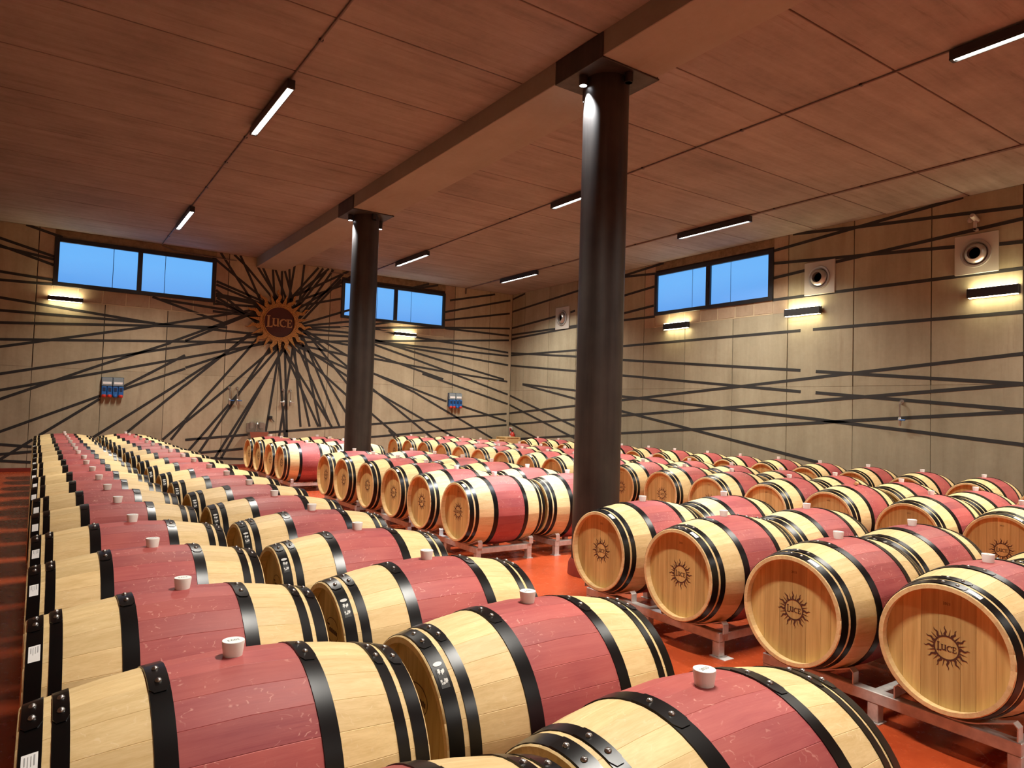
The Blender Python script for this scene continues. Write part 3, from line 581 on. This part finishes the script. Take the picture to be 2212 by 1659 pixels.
ob('basin', B().add([(-.22, -.36, .27), (.22, -.36, .27), (.22, -.001, .27), (-.22, -.001, .27), (-.16, -.30, .05), (.16, -.30, .05), (.16, -.001, .05), (-.16, -.001, .05), (-.19, -.33, .268), (.19, -.33, .268), (.19, -.03, .268), (-.19, -.03, .268), (-.14, -.27, .09), (.14, -.27, .09), (.14, -.04, .09), (-.14, -.04, .09)],
   [(0, 1, 5, 4), (1, 2, 6, 5), (2, 3, 7, 6), (3, 0, 4, 7), (7, 6, 5, 4), (0, 8, 9, 1), (1, 9, 10, 2), (2, 10, 11, 3), (3, 11, 8, 0), (8, 12, 13, 9), (9, 13, 14, 10), (10, 14, 15, 11), (11, 15, 12, 8), (12, 15, 14, 13)]).mesh('basin', M_STEEL), t)
ob('spout', smooth_by_angle(B().tube([(0, -.03, .27), (0, -.03, .45), (0, -.07, .50), (0, -.15, .49), (0, -.17, .44)], .013, 10).mesh('spout', M_CHROME)), t)
for s in (-1, 1): ob('dispenser', B().box(.11*s-.05, .11*s+.05, -.10, -.02, .33, .50, .012).mesh('dispenser', M_STEEL), t)
t = thing('fire_extinguisher', 'red fire extinguisher hung on the side wall in the far corner', 'extinguisher', (XR, 17.1, .50))
ob('tank', smooth_by_angle(B().lathe([(.06, 0), (.075, .015), (.075, .34), (.055, .40), (.025, .43)], 20, 'z', (-.085, 0, 0)).mesh('tank', M_RED)), t)
ob('valve', B().box(-.105, -.065, -.02, .02, .43, .47, .004).box(-.13, -.04, -.012, .012, .47, .485, .003).mesh('valve', M_BLACK), t)
ob('hose', smooth_by_angle(B().tube([(-.085, .0, .455), (-.10, .05, .52), (-.10, .10, .50), (-.10, .11, .38), (-.10, .095, .2)], .011, 8).mesh('hose', M_BLACK)), t)
ob('paper_tag', B().box(-.166, -.160, -.035, .035, .20, .33, .001).mesh('paper_tag', M_PAPER), t)
ob('bracket', B().box(-.02, 0, -.04, .04, .1, .36, .003).mesh('bracket', M_BLACK), t)
t = thing('fire_sign', 'white sign with red square beside the fire extinguisher', 'sign', (XR, 17.31, .74))
ob('board', B().box(-.012, 0, -.07, .07, 0, .32, .002).mesh('board', M_PAPER), t); ob('red_square', B().box(-.014, -.011, -.055, .055, .10, .30).mesh('red_square', M_RED), t)
ob('white_flame', B().poly([(-.03, .13), (.03, .13), (.035, .18), (.01, .25), (0, .21), (-.035, .19)], lambda u, v, h: (-.0145-h, u, v), .001).mesh('white_flame', M_PAPER), t)
def crate(x0, x1, y0, y1, h, label, z=0):
    t = thing('wooden_crate', label, 'crate', (x0, y0, z), group='plywood crates in the far corner'); w, d = x1-x0, y1-y0
    ob('body', B().box(.012, w-.012, .012, d-.012, .0, h-.02, .004).mesh('body', M_PLY), t); ob('lid', B().box(0, w, 0, d, h-.02, h, .003).mesh('lid', M_PLY), t)
    for x in (.0, w-.06):
        ob('corner_batten', B().box(x, x+.06, 0, .012, 0, h-.02, .002).mesh('corner_batten', M_PLY), t)
        ob('corner_batten', B().box(x, x+.06, d-.012, d, 0, h-.02, .002).mesh('corner_batten', M_PLY), t)
crate(10.62, 10.98, 16.45, 16.85, .735, 'plywood crate in the far corner, lower and further left'); crate(11.0, 11.52, 16.5, 17.0, .80, 'plywood crate in the far corner, taller one beside extinguisher')

# ------------------------------------------------------------------ barrels
HL, RB, RH = 0.475, 0.360, 0.298       # half length, belly radius, head radius
AX_Z = 0.50                            # height of a barrel's axis above the floor
def rad(x): return RB - (RB-RH)*(abs(x)/HL)**1.9
NST = 26
def stave_mesh():
    h = PI/NST; angs = [-h, -h*.965, 0.0, h*.965, h]; drop = [.0008, 0, 0, 0, .0008]
    xs = [-HL, -HL+.004, -.40, -.30, -.17, 0.0, .17, .30, .40, HL-.004, HL]; v = []; f = []
    for x in xs:
        r = rad(x) - (.003 if abs(x) > HL-.001 else 0)
        for a, d in zip(angs, drop): v.append((x, -(r-d)*math.sin(a), (r-d)*math.cos(a)))
    na = len(angs)
    for i in range(len(xs)-1):
        for k in range(na-1): f.append((i*na+k, i*na+k+1, (i+1)*na+k+1, (i+1)*na+k))
    nv = len(v)                        # chime: end face and inner lip down to the head
    for s in (-1, 1):
        n0 = len(v)
        for x, r in ((s*HL, RH-.022), (s*(HL-.050), RH-.018)):
            for a in (-h, 0, h): v.append((x, -r*math.sin(a), r*math.cos(a)))
        o = 0 if s < 0 else (len(xs)-1)*na
        e = [(o, n0, n0+1, o+2), (o+2, n0+1, n0+2, o+4), (n0, n0+3, n0+4, n0+1), (n0+1, n0+4, n0+5, n0+2)]
        f += [q if s < 0 else q[::-1] for q in e]
        f.append((o, o+2, o+1) if s > 0 else (o, o+1, o+2)); f.append((o+2, o+4, o+3) if s > 0 else (o+2, o+3, o+4))
    return smooth_by_angle(me_new('stave', v, f, M_STAVE), 30)
def body_mesh(n=52):
    xs = [-HL, -HL+.004, -.40, -.30, -.17, 0.0, .17, .30, .40, HL-.004, HL]
    prof = [(RH-.018, -HL+.05), (RH-.022, -HL)] + [(rad(x)-(.003 if abs(x) > HL-.001 else 0), x) for x in xs] + [(RH-.022, HL), (RH-.018, HL-.05)]
    v = []; f = []
    for r, x in prof:
        for k in range(n): t = 2*PI*k/n; v.append((x, r*math.sin(t), r*math.cos(t)))
    for i in range(len(prof)-1):
        for k in range(n): f.append((i*n+k, i*n+(k+1) % n, (i+1)*n+(k+1) % n, (i+1)*n+k))
    return smooth_by_angle(me_new('body', v, [q[::-1] for q in f], M_OAK), 35)
def hoop_mesh(x0, x1, name, n=56, lap=(-.14, .30)):
    """steel band with an overlapped, raised end at the top"""
    v = []; f = []; t = .0028
    for k in range(n):
        a = 2*PI*k/n
        for x, r in ((x0, rad(x0)-.001), (x0+.0008, rad(x0)+t), (x1-.0008, rad(x1)+t), (x1, rad(x1)-.001)): v.append((x, -r*math.sin(a), r*math.cos(a)))
    for k in range(n):
        for j in range(3): f.append((k*4+j, k*4+j+1, ((k+1) % n)*4+j+1, ((k+1) % n)*4+j))
    m = 9; o = len(v); dx = x1-x0                # the lap, its free end rounded
    for k in range(m):
        s = k/(m-1); a = lap[0] + (lap[1]-lap[0])*s; ins = .0006 + (.22*dx*max(0, (s-.86)/.14)**2)
        for x, e in ((x0+ins, .0), (x0+ins+.0005, .0025), (x1-ins-.0005, .0025), (x1-ins, .0)):
            r = rad(x) + t - .0004 + e; v.append((x, -r*math.sin(a), r*math.cos(a)))
    for k in range(m-1):
        for j in range(3): f.append((o+k*4+j, o+k*4+j+1, o+(k+1)*4+j+1, o+(k+1)*4+j))
    f.append((o+3, o+2, o+1, o)); e = o+(m-1)*4; f.append((e, e+1, e+2, e+3))
    return smooth_by_angle(me_new(name, v, [q[::-1] for q in f], M_HOOP), 35)
HOOPS = [('chime_hoop', -.470, -.425), ('quarter_hoop', -.409, -.373), ('belly_hoop', -.213, -.163), ('belly_hoop', .163, .213), ('quarter_hoop', .373, .409), ('chime_hoop', .425, .470)]
ST, BODY = stave_mesh(), body_mesh()
HM = [hoop_mesh(a, b, n) for n, a, b in HOOPS]
RIV = smooth_by_angle(B().lathe([(.0085, 0), (.0085, .002), (.006, .0055), (.0001, .007)], 10).mesh('rivet', M_RIVET), 60)
# bolt spots on each hoop: (angle from the top towards the viewer)
RIV_ANG = [-.03, .17]
BUNG = smooth_by_angle(B().lathe([(.0245, -.012), (.025, .0), (.0298, .036), (.0290, .040), (.0001, .040)], 28).mesh('bung', M_BUNG), 45)
def strip_head(boards, x, name='head_board'):
    """vertical boards of one barrel head, outer face at x"""
    R = RH-.019; out = []; s = -1 if x < 0 else 1
    for a, b in zip(boards[:-1], boards[1:]):
        a, b = a+.0006, b-.0006; n = 6
        ys = [a+(b-a)*k/n for k in range(n+1)]
        top = [(y, math.sqrt(max(R*R-y*y, 0))) for y in ys]; poly = top + [(y, -z) for y, z in reversed(top)]
        poly = [p for i, p in enumerate(poly) if i == 0 or (abs(p[0]-poly[i-1][0])+abs(p[1]-poly[i-1][1])) > 1e-5]
        out.append(B().poly(ccw(poly), lambda u, v, h: (x-s*h*1.0, -u*s*-1, v) if s > 0 else (x+h, -u, v), .02).mesh(name, M_HEAD))
    return out
R_ = RH-.019
BOARDS = [strip_head([-R_, -.20, -.115, -.035, .06, .125, .205, R_], -HL+.043), strip_head([-R_, -.185, -.09, -.01, .075, .16, .215, R_], -HL+.043)]
def joined_head():
    mb = B()
    for me in BOARDS[0]: mb.add([tuple(v.co) for v in me.vertices], [tuple(p.vertices) for p in me.polygons])
    return mb.mesh('head', M_HEAD)
HEAD = joined_head()
# burnt marks, placed on the left head and read from the -x side: u runs to -y
def head_map(eps): return lambda u, v, h: (-HL+.0425-eps-h, -u, v)
lg = B(); LS = .0365
for p in ring_polys(.051, .058, 36): lg.poly(ccw(p), head_map(.0004))
for k in range(24):
    for p in ray_polys(2*PI*(k+.3)/24,   .056, .102 if k % 2 == 0 else .093, .0066 if k % 2 == 0 else .0029, k % 2 == 0): lg.poly(ccw(p), head_map(.0005))
for p in LET: lg.poly(ccw([(x*.036, y*.036) for x, y in p]), head_map(.0004))
LOGO = lg.mesh('burnt_logo', M_BURN)
def text_mesh(s, size, fn, mat, name):
    cu = bpy.data.curves.new('txt', 'FONT'); cu.body = s; cu.size = size; cu.align_x = 'CENTER'; cu.align_y = 'CENTER'; cu.resolution_u = 3
    o = bpy.data.objects.new('txt', cu); C.objects.link(o); dg = bpy.context.evaluated_depsgraph_get(); dg.update()
    me = bpy.data.meshes.new_from_object(o.evaluated_get(dg)); bpy.data.objects.remove(o); bpy.data.curves.remove(cu)
    me.name = name
    for v in me.vertices: v.co = Vector(fn(v.co.x, v.co.y, 0))
    me.materials.clear(); me.materials.append(mat); me.update(); return me
YEAR_HEAD = text_mesh('2023', .017, lambda u, v, h: head_map(.0005)(u, v+.205, h), M_BURN, 'burnt_year')
YEAR_BUNG = text_mesh('2023', .017, lambda u, v, h: (u, v, .0404), M_INK, 'printed_year')
def on_hoop(th, xc, spin=0, lift=.0032):
    """wrap a flat label round the left chime hoop: s along the round, a along the axis"""
    def fn(sq, a, h):
        x = xc + a; r = rad(x) + lift + h; t = th + sq/RH
        return (x, -r*math.sin(t), r*math.cos(t))
    return fn
def wrap_grid(th, xc, ls, la, lift, name, mat, n=8):
    fn = on_hoop(th, xc, 0, lift); v = []; f = []
    for i in range(n+1):
        for j in range(3): v.append(fn(-ls/2+ls*i/n, -la/2+la*j/2, 0))
    for i in range(n):
        for j in range(2): f.append((i*3+j, i*3+j+1, (i+1)*3+j+1, (i+1)*3+j)[::-1])
    return me_new(name, v, f, mat, True)
STICK_NEAR = wrap_grid(.62, -.4475, .058, .031, .0034, 'paper_sticker', M_PAPER)   # hangs down the viewer's side
STICK_FACE = wrap_grid(.42, -.4475, .060, .026, .0034, 'paper_sticker', M_PAPER)
def print_lines(th, xc, rows, name):
    fn = on_hoop(th, xc, 0, .0040); mb = B()
    for (a, s0, s1, w) in rows:
        n = 4
        for i in range(n):
            p0, p1 = s0+(s1-s0)*i/n, s0+(s1-s0)*(i+1)/n
            mb.add([fn(p0, a-w, 0), fn(p0, a+w, 0), fn(p1, a+w, 0), fn(p1, a-w, 0)], [(3, 2, 1, 0)])
    return mb.mesh(name, M_GREYINK)
LINES_NEAR = print_lines(.62, -.4475, [(-.009, -.022, -.002, .0012), (-.003, -.022, .006, .0008), (.003, -.022, .002, .0008), (.009, -.024, .0, .0014)], 'sticker_print')
LINES_FACE = print_lines(.42, -.4475, [(-.006, -.020, .006, .0012), (.0, .010, .024, .0022), (.006, -.020, .0, .0010)], 'sticker_print')
# clear label on the second row's hoops: silver oval over a ragged black and silver patch
LABEL_BLACK = wrap_grid(.70, -.4475, .062, .026, .0034, 'black_patch', M_INK)
fo = on_hoop(.54, -.4475, 0, .0038); OVAL = B()
for k in range(16):
    a0, a1 = 2*PI*k/16, 2*PI*(k+1)/16; OVAL.add([fo(0, 0, 0), fo(.008*math.cos(a0), .014*math.sin(a0), 0), fo(.008*math.cos(a1), .014*math.sin(a1), 0)], [(2, 1, 0)])
OVAL = OVAL.mesh('silver_oval', M_SILVER)
fo = on_hoop(.70, -.4475, 0, .0040); AMP = B(); lr = random.Random(5)
for s0 in (-.021, .012):
    for q in range(9):
        u0 = s0 + lr.uniform(-.006, .006); a0 = lr.uniform(-.009, .009); du, da = lr.uniform(.002, .006), lr.uniform(.001, .004)
        AMP.add([fo(u0-du, a0-da, 0), fo(u0-du, a0+da, 0), fo(u0+du, a0+da, 0), fo(u0+du, a0-da, 0)], [(3, 2, 1, 0)])
AMP = AMP.mesh('silver_fragments', M_SILVER)
# oval cooper's stamp on the second row's left heads
lg = B()
for (ra, rb) in ((.052, .034), (.049, .031)): pass
for k in range(40):
    a0, a1 = 2*PI*k/40, 2*PI*(k+1)/40
    lg.poly(ccw([(.075*math.cos(a0), .10+.050*math.sin(a0)), (.075*math.cos(a1), .10+.050*math.sin(a1)), (.072*math.cos(a1), .10+.047*math.sin(a1)), (.072*math.cos(a0), .10+.047*math.sin(a0))]), head_map(.0005))
lg.poly([(-.050, .088), (-.045, .088), (-.045, .116), (-.050, .116)], head_map(.0005)); lg.poly([(-.062, .112), (-.033, .112), (-.033, .118), (-.062, .118)], head_map(.0005))
for k in range(9): lg.poly([(-.036+.011*k, .088), (-.028+.011*k, .088), (-.028+.011*k, .104+.003*(k % 2)), (-.036+.011*k, .104+.003*(k % 2))], head_map(.0005))
STAMP = lg.mesh('burnt_stamp', M_BURN)

ORD = ['first', 'second', 'third', 'fourth', 'fifth', 'sixth', 'seventh', 'eighth', 'ninth', 'tenth', 'eleventh', 'twelfth', 'thirteenth', 'fourteenth', 'fifteenth', 'sixteenth', 'seventeenth', 'eighteenth', 'nineteenth']
ROWS = {
    'L1': (1, [(0.47,1.169),(0.46,2.01),(0.46,2.808),(0.45,3.667),(0.45,4.465),(0.44,5.325),(0.44,6.106),(0.42,6.878),(0.42,7.711),(0.404,8.516),(0.404,9.279),(0.391,10.142),(0.391,10.941),(0.376,11.735),(0.376,12.582),(0.359,13.534),(0.359,14.249),(0.35,15.131),(0.35,15.883)]),
    'L2': (1, [(1.447,1.212),(1.491,2.06),(1.491,2.865),(1.494,3.716),(1.494,4.52),(1.477,5.323),(1.477,6.13),(1.473,6.982),(1.473,7.779),(1.451,8.607),(1.451,9.385),(1.446,10.265),(1.446,11.075),(1.412,11.775),(1.412,12.595),(1.405,13.425),(1.405,14.254),(1.401,15.208),(1.401,15.889)]),
    'M1n': (0, [(4.0,1.56),(3.925,2.31),(4.0,3.2),(4.035,4.035)]),
    'M2n': (0, [(4.985,1.532),(4.91,2.368),(4.985,3.201),(5.02,4.023)]),
    'M1m': (0, [(4.02,6.225),(4.02,7.052),(4.074,7.929),(4.074,8.763),(4.026,9.519),(4.026,10.266)]),
    'M2m': (0, [(5.005,6.221),(5.005,7.011),(5.059,7.913),(5.059,8.7),(5.011,9.456),(5.011,10.271)]),
    'M1f': (0, [(4.025,12.63),(4.025,13.363),(4.044,14.31),(4.044,15.076)]),
    'M2f': (0, [(5.01,12.61),(5.01,13.343),(5.029,14.199),(5.029,15.048)]),
    'N1': (2, [(7.214,2.539),(7.214,3.303),(7.38,4.207),(7.38,4.967),(7.369,5.785),(7.369,6.578),(7.427,7.432),(7.427,8.212),(7.431,9.054),(7.431,9.759),(7.474,10.64),(7.474,11.446),(7.529,12.308),(7.529,13.074),(7.553,13.952),(7.553,14.749),(7.572,15.596)]),
    'N2': (2, [(8.199,2.519),(8.199,3.311),(8.365,4.158),(8.365,4.974),(8.354,5.748),(8.354,6.571),(8.412,7.41),(8.412,8.231),(8.423,8.978),(8.423,9.778),(8.459,10.595),(8.459,11.387),(8.514,12.239),(8.514,13.08),(8.564,13.906),(8.564,14.757),(8.6,15.586)]),
    'P1': (1, [(10.385,3.268),(10.439,4.112),(10.439,4.901),(10.556,5.742),(10.556,6.537),(10.631,7.363),(10.631,8.164),(10.672,8.958),(10.672,9.791),(10.774,10.628),(10.774,11.464),(10.817,12.267),(10.817,13.054),(10.88,13.888),(10.88,14.769)]),
}
ROW_NAME = {'L1': 'in the outer left row', 'L2': 'in the inner left row', 'M1n': 'in the front row before the near column', 'M2n': 'in the back row before the near column',
            'M1m': 'in the front row between the two columns', 'M2m': 'in the back row between the two columns', 'M1f': 'in the front row behind the far column', 'M2f': 'in the back row behind the far column',
            'N1': 'in the front row of the right-hand block', 'N2': 'in the back row of the right-hand block', 'P1': 'in the single row along the side wall'}
LEFT = ('L1', 'L2')
def spaced(pts):
    out = []
    for x, y in pts:
        if out and y-out[-1][1] < .745: y = out[-1][1]+.745
        out.append((x, y))
    return out
rng = random.Random(11)
def barrel(col, i, x, y):
    d = math.hypot(x, y)
    look = 'oak barrel with wine-red belly and black hoops' if col in LEFT else ('oak barrel with rosy belly and sun-stamped head' if col in ('M1n', 'M1m', 'M1f', 'N1') else 'oak barrel with rosy belly')
    t = thing('wine_barrel', '%s, %s from the camera %s' % (('wine-red-bellied oak barrel' if col in LEFT else 'rosy-bellied oak barrel'), ORD[i], ROW_NAME[col]), 'barrel', (x, y, AX_Z-RB), math.radians(rng.uniform(-.5, .5)), 'wine barrels ' + ROW_NAME[col])
    A = (0, 0, RB)
    near = d < 8.3
    turn = rng.uniform(0, 2*PI/NST)
    if near:
        for k in range(NST): ob('stave', ST, t, A, (turn + 2*PI*k/NST, 0, 0))
    else: ob('body', BODY, t, A, (0, 0, 0))
    hoops = []
    for (nm, a, b), me in zip(HOOPS, HM): hoops.append(ob(nm, me, t, A, (rng.uniform(-.05, .05), 0, 0)))
    if d < 5.2:
        for (nm, a, b), h in zip(HOOPS, hoops):
            xc = 0.5*(a+b); sl = -(RB-RH)*1.9*(abs(xc)/HL)**.9/HL*(1 if xc > 0 else -1)
            for an in RIV_ANG:
                r = rad(xc)+.0045
                ob('rivet', RIV, h, (xc, -r*math.sin(an), r*math.cos(an)), (an, math.atan(-sl), 0))
    faces = col in ('M1n', 'M1m', 'N1', 'M1f') or (col == 'L2' and d < 5)
    if faces and d < 12.5:
        for me in BOARDS[i % 2]: ob('head_board', me, t, A)
    else: ob('head', HEAD, t, A)
    ob('head', HEAD, t, A, (0, 0, PI))
    if col in ('M1n', 'M1m', 'M1f', 'N1', 'P1'):
        ob('burnt_logo', LOGO, t, A, label='dark burnt sun logo lettered LUCE')
        if d < 13: ob('burnt_year', YEAR_HEAD, t, A)
    if col == 'L2' and d < 6: ob('burnt_stamp', STAMP, t, A)
    if not (col == 'N1' and i == 2):
        bg = ob('bung', BUNG, t, (rng.uniform(-.008, .008), 0, RB+RB-.001), (0, 0, 0))
        if d < 5: ob('printed_year', YEAR_BUNG, bg, (0, 0, 0), (0, 0, rng.choice((.12, -.15, PI+.1))))
    h0 = hoops[0]; h0.rotation_euler = (0, 0, 0)
    if col == 'L1' and d < 14:
        s = ob('paper_sticker', STICK_NEAR, h0)
        if d < 5: ob('sticker_print', LINES_NEAR, t, A)
    if col in ('M1n', 'M1m', 'M1f') or (col == 'N1' and i in (0, 9)):
        s = ob('paper_sticker', STICK_FACE, h0)
        if d < 7: ob('sticker_print', LINES_FACE, t, A)
    if col == 'L2' and d < 9:
        lb = ob('black_patch', LABEL_BLACK, t, A); ob('silver_fragments', AMP, lb); ob('silver_oval', OVAL, lb)
    return t

# ------------------------------------------------------------------ racks, one under each pair of barrels
XO, HW = .315, .66
LONG = B().box(-.03, .03, -HW, HW, .100, .160, .004).mesh('long_beam', M_GALV)
CROSS = B().box(-XO+.03, XO-.03, -.025, .025, .100, .155, .004).mesh('cross_beam', M_GALV)
LEG = B().box(-.028, .028, -.028, .028, .006, .100, .003).box(-.04, .04, -.04, .04, 0, .006).mesh('leg', M_GALV)
PAD = B().box(-.045, .045, -.045, .045, 0, .003).mesh('foot_pad', M_PAPER)
rs = rad(XO) + .003
def strap_mesh():
    pts = []
    for k in range(-4, 5): a = math.radians(24)*k/4; pts.append((rs*math.sin(a), RB - rs*math.cos(a) + (AX_Z-RB)))
    a = math.radians(24); p1 = (rs*math.sin(a), AX_Z-rs*math.cos(a))
    e = (.262, p1[1]+(.262-p1[0])*math.tan(a)*.80)
    full = [(-.270, .16), (-.270, e[1]-.02), (-e[0]+.012, e[1]-.002)] + [(y, z) for y, z in pts] + [(e[0]-.012, e[1]-.002), (.270, e[1]-.02), (.270, .16)]
    v = []; f = []; th = .006; w = .025
    n = len(full)
    for i, (y, z) in enumerate(full):
        a0 = full[max(i-1, 0)]; a1 = full[min(i+1, n-1)]; dy, dz = a1[0]-a0[0], a1[1]-a0[1]; L = math.hypot(dy, dz); ny, nz = dz/L*th, -dy/L*th
        v += [(-w, y, z), (w, y, z), (w, y+ny, z+nz), (-w, y+ny, z+nz)]
    for i in range(n-1):
        for k in range(4): f.append((i*4+k, i*4+(k+1) % 4, (i+1)*4+(k+1) % 4, (i+1)*4+k))
    f += [(0, 1, 2, 3), ((n-1)*4+3, (n-1)*4+2, (n-1)*4+1, (n-1)*4)]
    return me_new('cradle_strap', v, f, M_GALV)
STRAP = strap_mesh()
def far_rack():
    mb = B()
    def addm(me, dx, dy): mb.add([(v.co.x+dx, v.co.y+dy, v.co.z) for v in me.vertices], [tuple(p.vertices) for p in me.polygons])
    for s in (-1, 1):
        addm(LONG, s*XO, 0); [addm(LEG, s*XO, q) for q in (-HW+.03, 0, HW-.03)]
        for q in (-.3935, .3935): addm(STRAP, s*XO, q)
    for q in (-HW+.025, 0, HW-.025): addm(CROSS, 0, q)
    return mb.mesh('frame', M_GALV)
FARR = far_rack()
def rack(col, a, b, idx):
    (x0, y0), (x1, y1) = a, b; x, y = .5*(x0+x1), .5*(y0+y1); d = math.hypot(x, y)
    lab = 'steel rack under %s and %s barrels %s' % (ORD[idx[0]], ORD[idx[1]], ROW_NAME[col]) if idx[0] != idx[1] else 'steel rack under the %s barrel %s' % (ORD[idx[0]], ROW_NAME[col])
    t = thing('barrel_rack', lab, 'rack', (x, y, 0), group='steel racks ' + ROW_NAME[col])
    if d > 9.5 or col in LEFT and d > 6: ob('frame', FARR, t); return
    for s in (-1, 1):
        ob('long_beam', LONG, t, (s*XO, 0, 0))
        for q in (-HW+.03, 0, HW-.03): ob('leg', LEG, t, (s*XO, q, 0))
        for yy in (y0-y, y1-y): ob('cradle_strap', STRAP, t, (s*XO, yy, 0))
    for q in (-HW+.025, 0, HW-.025): ob('cross_beam', CROSS, t, (0, q, 0))
    if d < 7:
        for s in (-1, 1): ob('foot_pad', PAD, t, (s*XO+.01, -HW-.005, 0), label='white pad under the rack foot')

for col, (first, pts) in ROWS.items():
    pts = spaced(pts)
    for i, (x, y) in enumerate(pts): barrel(col, i, x, y)
    k = 0
    if first % 2 == 1:
        x, y = pts[0]; rack(col, (x, y-.787), (x, y), (0, 0)); k = 1
    while k < len(pts):
        if k+1 < len(pts): rack(col, pts[k], pts[k+1], (k, k+1))
        else: rack(col, pts[k], (pts[k][0], pts[k][1]+.787), (k, k))
        k += 2
# the one wooden plug left lying on a barrel whose bung hole is open
px, py = ROWS['N1'][1][2]
pl = ob('wooden_plug', smooth_by_angle(B().lathe([(.016, -.035), (.021, .03), (.019, .035)], 14, 'x').mesh('wooden_plug', M_CORK)), None, (px+.02, py-.05, AX_Z+RB+.0155), (0, 0, .35), 'pale wooden plug lying on a rosy barrel without bung', 'plug')
